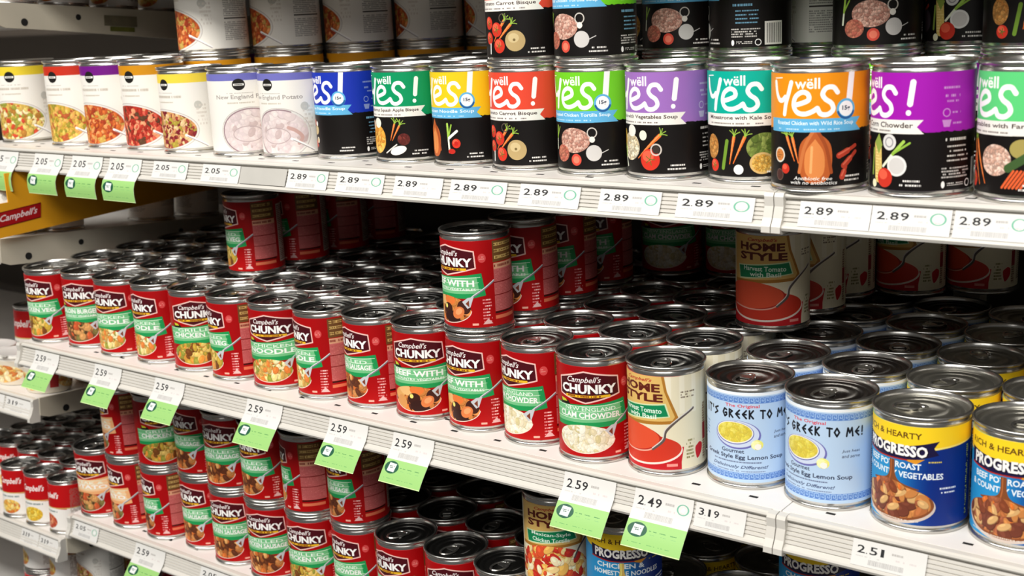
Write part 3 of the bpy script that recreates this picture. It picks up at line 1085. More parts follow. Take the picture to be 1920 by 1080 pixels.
def can(kind, mat, x, y, z, rot, label, group, level=None, force=True, cat='soup can', tilt=None, tab=None):
    s = SETS[kind]
    if level is not None:
        if not force and not free(level, x, y, s['r']):
            return None
        placed.setdefault(level, []).append((x, y, s['r']))
    o = link('soup_can', s['body'], None)
    o.location = (x, y, z)
    o.rotation_euler = (0, 0, math.radians(rot))
    if tilt:
        o.rotation_euler.x = tilt
    link('label', label_mesh(s, mat), None, o)
    lk = 'lid_steel' if mat.startswith(('blue', 'yes', 'white')) else ('lid_brown' if mat == 'greek' else 'lid_dark')
    link('lid', s['lids'][lk], None, o)
    t = link('pull_tab', s['tab'], None, o)
    t.rotation_euler = (0, 0, math.radians(random.uniform(-60, 200) if tab is None else tab))
    o['label'] = label
    o['category'] = cat
    if group:
        o['group'] = group
    return o


# ------------------------------------------------------------------ shelves
ZU, YU, ZL, YL, XJ, XB = .2843, .0360, -.2909, .0428, .774, -.440
YB = .56


def rail_profile():
    # (y, z): rolled lip, shadow groove, ribbed ticket channel leaning out to a thick lower hem, then back up behind
    p = [(.006, 0), (.001, -.0002), (-.0012, -.0014), (-.0018, -.0032), (-.0008, -.0048), (.0024, -.0056), (.0028, -.0072)]
    for k in range(5):
        z, y = -.0076 - k * .0036, .0012 - k * .0014
        p += [(y, z), (y - .0006, z - .0024), (y + .0006, z - .0028), (y + .0004, z - .0034)]
    p += [(-.0064, -.0268), (-.0090, -.0282), (-.0098, -.0300), (-.0086, -.0326), (-.0060, -.0332), (.0060, -.0330), (.0060, -.0030), (.008, -.0005)]
    return p


CAP = [(.004, .0006), (-.0034, -.0002), (-.0052, -.0034), (-.0044, -.012), (-.0076, -.022), (-.0118, -.029), (-.0120, -.0345), (-.008, -.0362), (.006, -.0362), (.009, -.002)]


def shelf(x0, x1, y0, z, label, group, y1=YB, tilt=0.0, holes=True, cap_left=True, cap_right=True, side=False):
    t = bpy.data.objects.new('metal_shelf', None)
    C.objects.link(t)
    t.location = (x0, y0, z)
    t.rotation_euler = (tilt, 0, 0)
    t['label'], t['category'], t['group'] = label, 'shelf', group
    W_ = x1 - x0
    D = y1 - y0
    link('deck', boxes([(.0, .008, -.003, W_, D, -.0002), (0, .0085, -.028, W_, .011, -.003)], MAT['shelf_white']), None, t)
    link('underside', boxes([(.002, .0112, -.0042, W_ - .002, D, -.0031), (.0, .03, -.024, .0018, D, -.003), (W_ - .0018, .03, -.024, W_, D, -.003)], MAT['under_grey']), None, t)  # grey plate added below the white deck to darken the lid reflections
    link('price_rail', extrude_x(rail_profile(), .0085, W_ - .0085, MAT['rail_white']), None, t)
    for on, xx in ((cap_left, 0), (cap_right, W_ - .0085)):
        if on:
            link('end_cap', extrude_x(CAP, xx, xx + .0085, MAT['rail_white']), None, t)
    if holes:
        # punched slots just behind the lip, drawn down into the deck
        bl = []
        x = .035
        while x < W_ - .02:
            bl.append((x, .0215, -.0004, x + .0085, .0250, .0001))
            bl.append((x + .03, .0475, -.0004, x + .0385, .0510, .0001))
            x += .06
        for q in bl:
            link('slot', boxes([q], MAT['hole_dark']), None, t)
    if side:
        pass
    return t


back = link('wall_back', boxes([(-3.4, YB, -1.0, 1.9, YB + .03, 1.0)], MAT['back_panel']), None)
back['kind'] = 'structure'
for xx in (XB, XJ):
    q = link('trim_1', boxes([(xx - .016, YB - .028, -1.0, xx + .016, YB - .0005, 1.0)], MAT['bracket']), None)
    q['kind'] = 'structure'

G_SH = None
shelf(XB, XJ, 0, 0, 'white metal middle shelf holding the red soup cans', 'middle shelf')
shelf(XJ + .001, 1.60, 0, 0, 'white metal middle shelf under the two blue and yellow cans', 'middle shelf')
shelf(-.575, .7545, YU, ZU, 'white metal upper shelf holding the white bowl cans and most black cans', 'upper shelf')
shelf(.7555, 1.60, YU, ZU, 'white metal upper shelf under the orange and purple topped cans', 'upper shelf')
shelf(XB, XJ, YL, ZL, 'white metal lowest shelf holding double-stacked red cans', 'lower shelf')
shelf(XJ + .001, 1.60, YL, ZL, 'white metal lowest shelf in the dark bottom right corner', 'lower shelf')
shelf(-.575, .7545, .075, .565, 'white metal shelf above the second layer of white cans', 'top shelf', holes=False)
shelf(.7555, 1.60, .05, .565, 'white metal shelf above the dark second layer of cans', 'top shelf', holes=False)

# ---- neighbouring bay to the left: shelves seen from their right ends
TN = -.078
XN = -.453


def side_shelf(y0, z, hgt, label, rail=True, sticker=False):
    t = bpy.data.objects.new('metal_shelf', None)
    C.objects.link(t)
    t.location = (XN, y0, z)
    t.rotation_euler = (TN, 0, 0)
    t['label'], t['category'], t['group'] = label, 'shelf', 'shelves of the bay on the left'
    D = .54 - y0
    link('deck', boxes([(-2.4, .008, -.003, 0, D, 0)], MAT['shelf_white']), None, t)
    prof = [(.006, .001), (D, .001), (D, -hgt - .012), (.10, -hgt), (.02, -hgt + .001), (.006, -hgt + .006)]
    link('bracket', extrude_x(prof, -.002, .0015, MAT['bracket']), None, t)
    for (yy, zz, rr) in ((.05, -hgt * .72, .0055), (.14, -hgt * .42, .0045), (.33, -hgt * .45, .0045)):
        v = [(.0019, yy + rr * math.cos(a), zz + rr * math.sin(a)) for a in np.linspace(0, 2 * PI, 17)[:-1]]
        v += [(.0012, yy + rr * math.cos(a), zz + rr * math.sin(a)) for a in np.linspace(0, 2 * PI, 17)[:-1]]
        link('bolt_hole', mesh(v, [tuple(range(16))] + [(i, i + 16, (i + 1) % 16 + 16, (i + 1) % 16) for i in range(16)], MAT['hole_dark']), None, t)
    if rail:
        link('price_rail', extrude_x(rail_profile(), -2.4, -.006, MAT['rail_white']), None, t)
        link('end_cap', extrude_x(CAP, -.006, 0, MAT['rail_white']), None, t)
    if sticker:
        for nm, mt, (a, b, c_, d) in (('sticker', 'sticker_grey', (.185, .245, -.026, -.010)), ('sticker', 'sticker_green', (.195, .24, -.034, -.027))):
            link(nm, boxes([(.0015, a, c_, .0022, b, d)], MAT[mt]), None, t)
    return t


side_shelf(.038, .491, .036, 'beige shelf end bracket with worn sticker, above the white cans', sticker=True)
side_shelf(-.006, .154, .040, 'grey shelf end bracket with round holes behind the left red cans')
side_shelf(.021, -.098, .032, 'grey shelf with white price rail under the noodle tubs')
side_shelf(.034, -.333, .030, 'lowest side shelf with the rounded white rail end')

# yellow card divider with the red sign, hanging below the upper shelf
t = bpy.data.objects.new('divider_sign', None)
C.objects.link(t)
t.location = (-.4365, 0, 0)
t['label'], t['category'] = 'yellow card panel with a red name plate below the upper shelf', 'sign'
link('card', extrude_x([(-.012, .158), (.46, .176), (.46, .250), (.012, .250), (.012, .208), (-.012, .208)], -.001, .001, MAT['yellow_card']), None, t)
v = [(.0016, -.0115, .173), (.0016, .060, .178), (.0016, .063, .2000), (.0016, -.0105, .1950)]
v += [(.0009, y, z) for _, y, z in v]
sg = mesh(v, [(0, 1, 2, 3), (0, 4, 5, 1), (1, 5, 6, 2), (2, 6, 7, 3), (3, 7, 4, 0)], MAT['sign_print'], [(0, 0), (1, 0), (1, 1), (0, 1)] + [(0, 0)] * 16)
link('name_plate', sg, None, t)


# ------------------------------------------------------------------ price tags
def tag(key, x0, x1, y, z, label, group, style='mid'):
    w_ = x1 - x0
    green = key.endswith('g')
    if not green:
        prof = [(-.0002, -.0066), (-.0022, -.0130), (-.0048, -.0196), (-.0084, -.0272)]
    elif style == 'up':
        prof = [(-.0002, -.0062), (-.0024, -.0140), (-.0058, -.0220), (-.0112, -.0290), (-.0158, -.0345), (-.0186, -.0420), (-.0190, -.0510), (-.0178, -.0610)]
    else:
        prof = [(-.0002, -.0062), (-.0024, -.0140), (-.0060, -.0220), (-.0112, -.0285), (-.0160, -.0340), (-.0210, -.0400), (-.0262, -.0468), (-.0310, -.0540)]
    L = [0]
    for i in range(1, len(prof)):
        L.append(L[-1] + math.hypot(prof[i][0] - prof[i - 1][0], prof[i][1] - prof[i - 1][1]))
    v, f, uv = [], [], []
    for i, (py, pz) in enumerate(prof):
        v += [(0, py, pz), (w_, py, pz)]
    n = len(prof)
    for i in range(n - 1):
        f.append((2 * i, 2 * i + 2, 2 * i + 3, 2 * i + 1))
        a, b = 1 - L[i] / L[-1], 1 - L[i + 1] / L[-1]
        uv += [(0, a), (0, b), (1, b), (1, a)]
    base = len(v)
    v += [(x, yy + .0004, zz - .0001) for x, yy, zz in v]
    for i in range(n - 1):
        f.append((base + 2 * i, base + 2 * i + 1, base + 2 * i + 3, base + 2 * i + 2))
        uv += [(.98, .97)] * 4
    for a, b in [(2 * i, 2 * i + 2) for i in range(n - 1)] + [(2 * i + 3, 2 * i + 1) for i in range(n - 1)] + [(1, 0), (2 * n - 2, 2 * n - 1)]:
        f.append((a, base + a, base + b, b))
        uv += [(.98, .97)] * 4
    me = mesh(v, f, TAG[key], uv, True)
    me.set_sharp_from_angle(angle=math.radians(50))
    o = link('price_tag', me, None)
    o.location = (x0, y, z)
    o['label'], o['category'], o['group'] = label, 'price tag', group
    return o


GM = 'price tags on the middle shelf rail'
ordn = ['leftmost', 'second from left', 'third from left', 'fourth from left', 'fifth from left', 'sixth from left', 'seventh from left', 'eighth from left']
for i, (a, b) in enumerate([(-.397, -.337), (-.251, -.190), (-.117, -.056), (.065, .129), (.209, .271), (.310, .370), (.543, .604)]):
    tag('259g', a, b, 0, 0, 'white and green 2.59 tag, %s along the middle shelf rail' % ordn[i], GM)
tag('249g', .626, .690, 0, 0, 'white and green 2.49 tag below the pale blue cans', GM)
tag('319', .6925, .744, 0, 0, 'plain white 3.19 tag right of the 2.49 tag', GM)
tag('251', .845, .909, 0, 0, 'plain white 2.51 tag below the blue and yellow cans', GM)
GUt = 'price tags on the upper shelf rail'
for i, (a, b) in enumerate([(-.49, -.429), (-.388, -.3185), (-.2968, -.2266), (-.2111, -.1416)]):
    if i:
        tag('205g', a, b, YU, ZU, 'white and green tag, %s on the upper shelf rail' % ordn[i], GUt, 'up')
tag('205g', -.5020, -.4300, YU, ZU, 'white and green tag cut by the left edge, on upper rail', GUt, 'up')
under = ['orange banded bowl can', 'yellow banded bowl can', 'dark blue topped can', 'green topped can', 'yellow topped can', 'coral topped can', 'lime topped can', 'lavender topped can']
for i, (k, a, b) in enumerate([('205', -.1159, -.0468), ('205', -.0177, .0523), ('289r', .1369, .2032), ('289r', .2177, .2901), ('289', .3059, .3745), ('289r', .3855, .4597), ('289r', .4767, .5499), ('289r', .5728, .6406)]):
    tag(k, a, b, YU, ZU, 'plain white price tag, %s of those without green' % (['first', 'second', 'third', 'fourth', 'fifth', 'sixth', 'seventh', 'eighth'][i]), GUt)
tag('289r', .6576, .7355, YU, ZU, 'plain white 2.89 tag just left of the upper rail joint', GUt)
tag('289', .7782, .8416, YU, ZU, 'plain white 2.89 tag just right of the upper rail joint', GUt)
tag('289r', .8422, .9081, YU, ZU, 'plain white 2.89 tag below the purple topped can', GUt)
tag('289r', .9102, .9700, YU, ZU, 'plain white 2.89 tag below the mint topped can', GUt)
o = link('ticket_strip', extrude_x([(YU - .0004, ZU - .0070), (YU - .0076, ZU - .0262), (YU - .0082, ZU - .0260), (YU - .0010, ZU - .0068)], .0545, .1355, MAT['rail_clear']), None)
o['label'], o['category'] = 'empty clear ticket strip on the upper rail beside a 2.89 tag', 'ticket strip'
GLt = 'price tags on the lowest shelf rail'
tag('205', -.4255, -.363, YL, ZL, 'plain white tag at the left end of the lowest rail', GLt)
tag('259g', -.271, -.202, YL, ZL, 'white and green 2.59 tag hanging from the lowest rail', GLt)
tag('205', -.122, -.050, YL, ZL, 'plain white tag on the lowest rail right of the green one', GLt)
for i, (a, b) in enumerate([(-.115, -.066), (-.063, -.012)]):
    o = tag('319', XN + a, XN + b, .034, -.333, ['plain white tag, farther one on the lowest side rail', 'plain white tag beside the rounded end of the side rail'][i], 'tags on the side rails')
for i, (a, b) in enumerate([(-.16, -.085), (-.08, -.012)]):
    o = tag('319', XN + a, XN + b, .021, -.098, ['plain white tag cut by the frame on the upper side rail', 'plain white tag at the end of the upper side rail'][i], 'tags on the side rails')

# ------------------------------------------------------------------ middle shelf
GR = 'red soup cans in the front row of the middle shelf'
front = [  # material, x, y, turn in degrees, label, words for the cans packed behind it
    ('red_veg', -.4108, .0500, 6, 'red can at the left end of the middle shelf', 'leftmost red can'),
    ('red_steak', -.3307, .0594, 23, 'red can second from left end of middle shelf, dark stew picture', 'second red can'),
    ('red_chicken', -.2480, .0560, 10, 'red can third from left end of middle shelf, pale noodle picture', 'third red can'),
    ('red_chicken', -.1685, .0596, -5, 'red can fourth from left end of middle shelf, turned aside', 'fourth red can'),
    ('red_veg', -.0890, .0611, 42, 'red can fifth from left end of middle shelf, full badge showing', 'fifth red can'),
    ('red_veg', -.0095, .0593, -27, 'red can sixth from left end of middle shelf, side text showing', 'sixth red can'),
    ('red_chicken', .0700, .0598, 25, 'red can seventh from left end, whole green chicken noodle band showing', 'seventh red can'),
    ('red_chicken', .1495, .0611, -28, 'red can eighth from left end, side text showing, half a badge', 'eighth red can'),
    ('red_sausage', .2290, .0660, -17, 'red can just left of two front beef soup cans, badge cut off', 'ninth red can'),
    ('red_beef', .3085, .0653, 22, 'red beef soup can left of the stacked pair on middle shelf', 'single beef can'),
    ('red_beef', .3880, .0657, -6, 'red beef soup can carrying another can, middle shelf front', 'stacked beef pair'),
    ('red_clam', .4680, .0629, -15, 'red clam chowder can turned aside, just right of stacked pair', 'turned clam chowder can'),
    ('red_clam', .5475, .0520, 23, 'red clam chowder can facing out, beside the cream tomato can', 'facing clam chowder can'),
    ('home_tomato', .6275, .0590, -11, 'cream and red tomato soup can between clam chowder and pale blue can', 'cream tomato can'),
]
cols = []
ROWS = ['second', 'third', 'fourth', 'fifth', 'sixth']
for mt, x, y, rot, lab, words in front:
    can('c', mt, x, y, 0, rot, lab, GR if mt[:3] == 'red' else None, 'M', tab=20)
    cols.append(('c', mt, x, y, words))
GBL = 'pale blue lemon soup cans'
can('g', 'greek', .7115, .0733, 0, 16, 'pale blue lemon soup can beside the cream tomato can', GBL, 'M', tab=-20)
can('g', 'greek', .7957, .0665, 0, -6, 'pale blue lemon soup can beside the blue and yellow can', GBL, 'M', tab=-10)
GBY = 'blue and yellow soup cans'
can('g', 'blue_pot', .8803, .0612, 0, -17, 'blue and yellow pot roast can whole in view on middle shelf', GBY, 'M', tab=-60)
can('g', 'blue_pot', .9648, .0663, 0, -8, 'blue and yellow pot roast can cut by the right edge', GBY, 'M', tab=10)
cols += [('g', 'greek', .7115, .0733, 'left pale blue can'), ('g', 'greek', .7957, .0665, 'right pale blue can'),
         ('g', 'blue_pot', .8803, .0612, 'whole blue and yellow can'), ('g', 'blue_pot', .9648, .0663, 'cut blue and yellow can')]
for kind, mt, x, y, words in cols:
    pitch = 2 * SETS[kind]['r'] + .0012
    for k in range(5):
        yy = y + pitch * (k + 1)
        if yy + SETS[kind]['r'] > YB - .032:
            break
        can(kind, mt, x, yy, 0, random.uniform(-40, 60), 'can %s row back behind the %s, middle shelf' % (ROWS[k], words), 'cans packed behind the middle shelf front row', 'M', force=False)
# one more column at the right, mostly out of the frame
for k in range(5):
    can('g', 'blue_pot', 1.0502, .070 + k * .0852, 0, random.uniform(-40, 40), 'blue and yellow can in the %s row, beyond the cut can at right edge' % (['front'] + ROWS)[k], 'cans packed behind the middle shelf front row', 'M', force=False)

# second layer on the middle shelf
GS = 'red cans stacked as a second layer on the middle shelf'
can('c', 'red_beef', .3860, .0690, CH, -12, 'red beef soup can stacked on top of another beef can', GS, 'M2', tab=160)
for k, (x, y) in enumerate([(.3890, .1525), (.3885, .2350), (.3880, .3170)]):
    can('c', 'red_beef', x, y, CH, -10 + 3 * k, 'red beef can in second layer, %s behind the front stacked one' % ['directly', 'second', 'third'][k], GS, 'M2')
can('c', 'red_clam', .4400, .4020, CH, 18, 'red clam can deep in second layer, whole clam picture in view', GS, 'M2')
can('c', 'red_clam', .5200, .4250, CH, 10, 'red clam can deep in second layer, beside the stacked tomato can', GS, 'M2')
for k, (x, y) in enumerate([(-.0785, .1590), (-.0745, .2410), (-.0735, .3230), (-.0735, .4050)]):
    can('c', 'red_veg', x, y, CH, -32 - 5 * k, 'red can of the left second-layer row, %s from its front' % ['first', 'second', 'third', 'fourth'][k], GS, 'M2')
for k, (x, y) in enumerate([(.6655, .2200), (.6720, .3010), (.6740, .3830), (.7400, .4290), (.8080, .4720)]):
    can('c', 'home_tomato', x, y, CH, [12, -18, -30, -30, -35][k], 'cream tomato can in second layer, %s from its front' % ['first', 'second', 'third', 'fourth', 'fifth'][k], 'cream tomato cans of the second layer', 'M2')
can('c', 'home_tomato', .6700, .1400, 0, 20, 'cream can standing low under the stacked tomato can', None, 'M', force=False)

# ------------------------------------------------------------------ upper shelf
GW = 'white bowl soup cans at the left of the upper shelf'
for mt, kind, x, y, rot, lab in [
    ('white_yellow', 'f', -.5130, .1130, 27, 'white bowl can with yellow band, cut by the left edge'),
    ('white_red', 'f', -.3790, .1110, 8, 'white bowl can with red band on the upper shelf'),
    ('white_purple', 'f', -.2890, .1100, 8, 'white bowl can with purple band on the upper shelf'),
    ('white_orange', 'f', -.1995, .1100, 8, 'white bowl can with orange band on the upper shelf front'),
    ('white_lemon', 'w', -.1090, .1011, -3, 'shorter white bowl can with lemon yellow band'),
    ('white_blue', 'w', -.0070, .0992, 45, 'white can with blue band, whole pale bowl and oval logo'),
    ('white_blue', 'w', .0793, .1060, 1, 'white can with blue band beside the dark blue topped can')]:
    can(kind, mt, x, y, ZU, rot, lab, GW, 'U')
yes = [('yes_blue', .1640, .1170, -9, 'black can with dark blue top beside the white bowl cans', 'dark blue topped can'),
       ('yes_green', .2634, .1140, 9, 'black can with deep green top and white banner', 'deep green topped can'),
       ('yes_yellow', .3512, .1142, 0, 'black can with yellow top and roast chicken picture', 'yellow topped can'),
       ('yes_coral', .4405, .1050, 1, 'black can with coral red top, carrying another can', 'coral topped can'),
       ('yes_lime', .5276, .1024, 5, 'black can with bright lime top and blue banner, front row', 'lime topped can'),
       ('yes_lavender', .6130, .0987, -5, 'black can with lavender top on the upper shelf', 'lavender topped can'),
       ('yes_teal', .6985, .1060, 12, 'black can with teal top and kale picture', 'teal topped can'),
       ('yes_orange', .7782, .0745, 18, 'black can with orange top and whole roast chicken picture', 'orange topped can'),
       ('yes_purple', .8668, .0790, -37, 'black can with bright purple top and corn picture', 'purple topped can'),
       ('yes_mint', .9535, .0838, -29, 'black can with mint green top cut by the right edge', 'mint topped can')]
for mt, x, y, rot, lab, words in yes:
    can('w', mt, x, y, ZU, rot, lab, 'black cans with bright tops on the upper shelf', 'U')
# second layer and the cans that carry it
GU2 = 'white bowl cans of the second layer on the upper shelf'
for k, (x, y) in enumerate([(-.1800, .2060), (-.1150, .2850), (-.0450, .3600), (.0270, .4320), (.1100, .4900)]):
    can('b', 'white_amber', x, y, ZU, -35, 'orange banded can carrying the %s stacked white can' % ['first', 'second', 'third', 'fourth', 'fifth'][k], 'orange banded cans in the second row', 'U')
    can('b', 'white_amber', x, y, ZU + .122, -28 - 9 * k, 'stacked white bowl can, %s from the left under the top shelf' % ['first', 'second', 'third', 'fourth', 'fifth'][k], GU2, 'U2')
GY2 = 'black cans of the second layer on the upper shelf'
for k, (mt, x, y, rot, lab, base) in enumerate([
        ('yes_coral', .4395, .1060, 6, 'black can with carrots stacked on the coral topped can', False),
        ('yes_lime', .5270, .1040, -8, 'black can with grains picture stacked on the lime topped can', False),
        ('yes_lime', .5530, .2330, 14, 'shaded can with grains picture behind the lavender topped can', True),
        ('yes_lime', .6400, .2200, -78, 'shaded can showing its back text above the teal topped can', True),
        ('white_blue', .6800, .3060, -92, 'shaded white can showing its facts panel above the orange topped can', True),
        ('yes_lime', .7700, .2280, 20, 'dim can with blue banner above the orange topped can', True),
        ('yes_purple', .8450, .2720, -25, 'dim purple topped can above the purple front can', True),
        ('yes_teal', .9150, .2200, 20, 'dim teal topped can with white banner above the purple front can', True),
        ('yes_coral', 1.0050, .2300, 0, 'dim can at the right edge above the mint topped can', True)]):
    if base:
        can('w', mt, x, y, ZU, random.uniform(-30, 30), 'second-row can carrying the ' + lab[lab.index(' ') + 1:].replace('shaded ', '').replace('dim ', ''), 'second row cans of the upper shelf', 'U')
    can('w', mt, x, y, ZU + CH, rot, lab, GY2, 'U2')
# fill the rest of the upper shelf so that it is stocked to the back
for mt, x, y, words in [('white_red', -.3790, .1110, 'red banded can'), ('white_purple', -.2890, .1100, 'purple banded can')]:
    for k in range(4):
        can('f', mt, x, y + .0892 * (k + 1), ZU, 10, 'white can in the %s row back behind the %s' % (ROWS[k], words), 'white bowl cans packed behind the front row', 'U', force=False)
for mt, x, y, rot, lab, words in yes:
    for k in range(4):
        can('w', mt, x, y + .0862 * (k + 1), ZU, rot, 'can in the %s row back behind the %s' % (ROWS[k], words), 'black cans packed behind the upper front row', 'U', force=False)
LOWN0 = ['first', 'second', 'third', 'fourth', 'fifth', 'sixth', 'seventh', 'eighth', 'ninth', 'tenth']
for x, y in ((.470, .33), (.56, .33), (.60, .42), (.76, .33), (.86, .37), (.95, .33), (.50, .45), (.70, .42), (.79, .44), (.90, .47)):
    nb = LOWN0.pop(0)
    if free('U2', x, y, .0428):
        can('w', 'yes_green', x, y, ZU + CH, 10, 'dark can, %s of those hidden at back of upper second layer' % nb, 'dark cans at the back of the second layer', 'U2')
        can('w', 'yes_green', x, y, ZU, 10, 'dark can below the %s one at back of upper second layer' % nb, 'dark cans at the back of the upper shelf', 'U', force=False)

# ------------------------------------------------------------------ lower shelf
GL = 'red soup cans at the bottom of the double stacks on the lower shelf'
low = [('red_stew', -.4087, .0906, 14, 'red can with peach band alone at the left of lower shelf'),
       ('red_stew', -.3269, .0920, -20, 'red can with peach band under a stacked can, lower shelf'),
       ('red_sausage', -.2472, .0943, -28, 'bottom can of third stack on lower shelf, side text showing'),
       ('red_sausage', -.1680, .1030, -4, 'bottom can of the stack beside the hanging green lower tag'),
       ('red_sausage', -.0885, .0924, 13, 'bottom can of the fifth stack from the left, lower shelf'),
       ('red_sausage', -.0090, .0885, 19, 'bottom can of the sixth stack from the left, lower shelf'),
       ('red_veg', .0705, .0893, 16, 'bottom can of the seventh stack from the left, lower shelf'),
       ('red_clam', .1500, .0945, -10, 'bottom can of the rightmost red double stack, lower shelf'),
       ('red_veg', .2297, .0930, -4, 'single red can with open view of its lid, right of stacks'),
       ('red_clam', .3094, .0948, 23, 'single red can cut by the frame bottom, badge top visible'),
       ('red_chicken', .3892, .0925, 18, 'single red can lid left of the cream tortilla can, frame bottom'),
       ('home_tortilla', .4690, .0895, 5, 'cream can underneath the tortilla soup can')]
for mt, x, y, rot, lab in low:
    can('c', mt, x, y, ZL, rot, lab, GL, 'L', tab=-30)
LOWN = ['first', 'second', 'third', 'fourth', 'fifth', 'sixth', 'seventh', 'eighth', 'ninth', 'tenth', 'eleventh', 'twelfth']
lowU = [('red_stew', 1, -38, 'red can on second level at far left, side text panel showing'),
        ('red_veg', 2, 55, 'red can on second level with vegetable bowl facing out'),
        ('red_sausage', 3, -5, 'red can on second level half behind a hanging green tag'),
        ('red_sausage', 4, 11, 'red can on second level, whole badge and green band clear'),
        ('red_sausage', 5, -7, 'red can on second level directly below the fourth green tag'),
        ('red_chicken', 6, -54, 'red can on second level showing mostly its pink text panel'),
        ('red_sausage', 7, -24, 'red can on second level at the right end of the stacks')]
for mt, i, rot, lab in lowU:
    x, y = low[i][1], low[i][2]
    can('c', mt, x, y + .0004, ZL + CH, rot, lab, 'red soup cans on the second level of the lower shelf', 'L2')
can('c', 'home_tortilla', .4660, .0900, ZL + CH, 23, 'cream chicken tortilla can behind the 2.59 tag', None, 'L2')
for k, (mt, x, y, rot, lab) in enumerate([('blue_noodle', .5512, .0930, 28, 'blue and yellow noodle soup can between two hanging green tags'),
                                           ('blue_chowder', .7420, .1700, 8, 'blue chowder can low at the rail joint'),
                                           ]):
    can('g', mt, x, y, ZL, rot, 'can underneath the ' + lab, 'blue and yellow cans on the lower shelf', 'L')
    can('g', mt, x, y, ZL + .1036, rot, lab, 'blue and yellow cans on the lower shelf', 'L2', tab=-40)
for mt, x, y, rot, lab in low:
    for k in range(4):
        yy = y + .0808 * (k + 1)
        if yy + .04 < YB - .03:
            can('c', mt, x, yy, ZL, random.uniform(-30, 30), 'packed can %s row back behind the %s lower shelf can from the left' % (ROWS[k], LOWN[low.index((mt, x, y, rot, lab))]), 'cans packed behind the lower front row', 'L', force=False)
n = 0
for x in (.555, .64, .7265, .8125, .90):
    for k in range(5):
        y = .10 + .0855 * k
        if free('L', x, y, .042) and (x < .6 or k > 0):
            can('g', 'blue_noodle', x, y, ZL, 50, 'dark can low at bottom right, %s row, %s column from noodle can' % ((['front'] + ROWS)[k], ['first', 'second', 'third', 'fourth', 'fifth'][[.555, .64, .7265, .8125, .90].index(x)]), 'dark cans at lower right', 'L')

# ------------------------------------------------------------------ the bay on the left
ct, st = math.cos(TN), math.sin(TN)


def on_side(y0, z, kind, mt, x, dy, rot, label, group, lift=0, cat='soup can'):
    # a can standing on one of the slightly tilted side shelves
    s = SETS[kind]
    yy = y0 + ct * dy - st * (s['h'] * lift)
    zz = z + st * dy + ct * (s['h'] * lift) + .0003
    o = can(kind, mt, x, yy, zz, 0, label, group, None, cat=cat)
    o.rotation_euler = (TN, 0, 0)
    o.rotation_mode = 'XYZ'
    q = Matrix.Rotation(TN, 4, 'X') @ Matrix.Rotation(math.radians(rot), 4, 'Z')
    o.rotation_euler = q.to_euler()
    return o


D0 = (.034, -.333)
GD = 'red and white cans on the lowest side shelf'
on_side(*D0, 's', 'condensed', -.6160, .032, 24, 'red and white can cut by the left edge, orange food picture', GD)
on_side(*D0, 's', 'condensed_yellow', -.5520, .034, 22, 'red and white can with yellow noodle picture', GD)
on_side(*D0, 's', 'condensed_red', -.4880, .036, -8, 'red and white can nearest the rounded rail end', GD)
for i in range(6):
    for k in range(6):
        on_side(*D0, 's', 'condensed', -.4880 - .0635 * i, .036 + .0640 * (k + 1), 20, 'side bay can, %s column from the rail end, %s row back' % (LOWN[i], ROWS[k] if k < 5 else 'last'), 'packed red and white cans of the side bay')
on_side(*D0, 's', 'white_lemon', -.4880, .1640, 30, 'pale can on second level behind the red and white cans', None, 1)
for i, (x, dy) in enumerate([(-.552, .2280), (-.6155, .2280), (-.4880, .2920), (-.552, .2920)]):
    on_side(*D0, 's', 'condensed', x, dy, 20, 'dark red stacked can in side bay, %s of four at the back' % ['first', 'second', 'third', 'fourth'][i], 'stacked dark cans of the side bay', 1)

# tubs on the upper side shelf
tub_prof = [(.030, 0), (.0325, .0006), (.034, .004), (.0385, .044), (.0405, .0445), (.0410, .0465), (.0405, .0480), (.0370, .0485)]
tub_me = lathe(tub_prof, 40, None, 50)
ul = tub_me.uv_layers.new(name='UVMap')
for p in tub_me.polygons:
    for li in p.loop_indices:
        co = tub_me.vertices[tub_me.loops[li].vertex_index].co
        a = math.atan2(co.x, -co.y) / (2 * PI) + .5
        ul.data[li].uv = (a, co.z / .0485)
tub_me.materials.append(MAT['tub_print'])
lid_me = lathe([(.0402, .0480), (.0404, .0492), (.0385, .0500), (.036, .0492), (.0006, .0492)], 40, MAT['shelf_white'], 40)
seal_me = boxes([(-.005, -.046, .0492, .005, -.036, .0500)], MAT['rail_white'])


def tub(x, dy, lift, rot, label):
    t = bpy.data.objects.new('noodle_tub', None)
    C.objects.link(t)
    y0, z = .021, -.098
    t.location = (x, y0 + ct * dy - st * lift, z + st * dy + ct * lift + .0003)
    t.rotation_euler = (Matrix.Rotation(TN, 4, 'X') @ Matrix.Rotation(math.radians(rot), 4, 'Z')).to_euler()
    t['label'], t['category'], t['group'] = label, 'tub', 'noodle tubs of the side bay'
    link('cup', tub_me, None, t)
    link('lid', lid_me, None, t)
    link('pull_flap', seal_me, None, t)


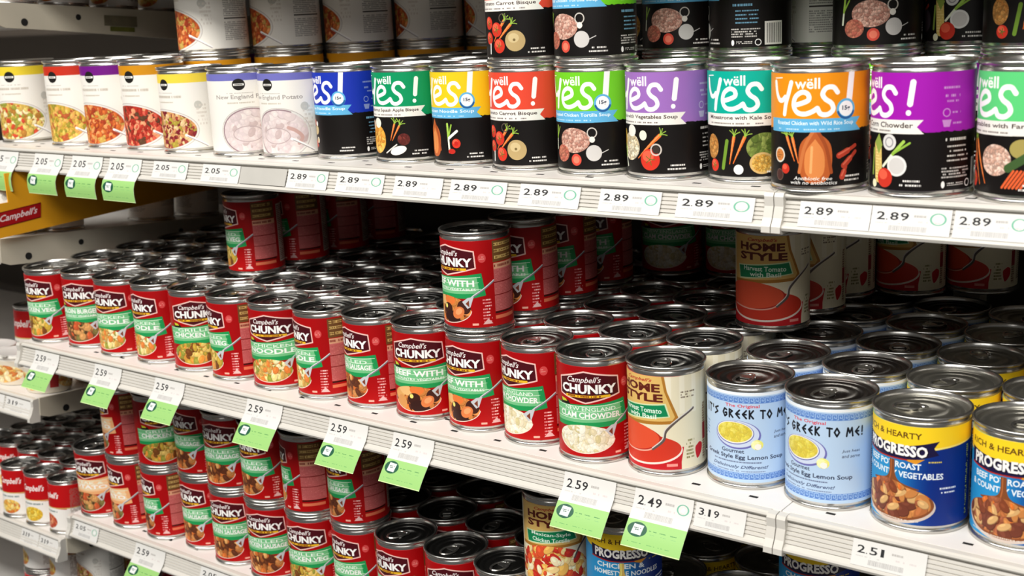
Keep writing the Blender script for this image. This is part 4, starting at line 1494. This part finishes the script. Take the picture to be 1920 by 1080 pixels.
tub(-.4940, .050, 0, 20, 'pale noodle tub at the end of the upper side shelf')
tub(-.5800, .052, 0, 30, 'pale noodle tub under the leftmost green and white tag')
tub(-.6640, .054, 0, 10, 'pale noodle tub cut by the left edge of the frame')
tub(-.4940, .136, 0, 60, 'shaded noodle tub behind the one at the shelf end')
on_side(.021, -.098, 'k', 'condensed', -.5850, .140, 10, 'red can standing behind the noodle tubs at the left edge', 'red cans behind the tubs')
on_side(.021, -.098, 'k', 'condensed', -.4970, .222, 10, 'dark lidded can behind the noodle tubs, left of the leftmost red can', 'red cans behind the tubs')
on_side(.021, -.098, 'k', 'condensed', -.6650, .142, 10, 'red can behind the tubs, cut by the left edge', 'red cans behind the tubs')
B0 = (-.006, .154)
on_side(*B0, 'k', 'white_lemon', -.5020, .052, -10, 'pale can on the side shelf below the red name plate', 'cans below the yellow card')
on_side(*B0, 'k', 'condensed_yellow', -.5020, .136, -60, 'yellow and white can on the side shelf below the yellow card', 'cans below the yellow card')
on_side(*B0, 'k', 'white_lemon', -.5020, .310, -110, 'silvery grey can deep on the side shelf below the card', 'cans below the yellow card')
on_side(*B0, 'k', 'white_blue', -.5020, .405, -110, 'farthest grey can on the side shelf, by the stacked red can', 'cans below the yellow card')
A0 = (.038, .491)
for k in range(4):
    on_side(*A0, 'k', 'condensed', -.5020, .060 + .0900 * k, 20, 'dark can on the top side shelf, %s from the front' % ['first', 'second', 'third', 'fourth'][k], 'dark cans on the top side shelf')
# bottom left: cans on the shelf below the rounded rail end
t = side_shelf(.034, -.560, .030, 'shelf at the bottom left under the rounded rail end', rail=False)
for i in range(3):
    for k in range(3):
        on_side(.034, -.560, 'k', 'condensed', -.4955 - .0795 * i, .075 + .079 * k, 15, 'lower can at bottom left, %s column, %s row, under the side rail' % (LOWN[i], LOWN[k]), 'lowest cans of the side bay')
        on_side(.034, -.560, 'k', 'condensed' if i else 'white_lemon', -.4955 - .0795 * i, .075 + .079 * k, -20, 'stacked can at bottom left, %s column, %s row, under the side rail' % (LOWN[i], LOWN[k]), 'lowest stacked cans of the side bay', 1)
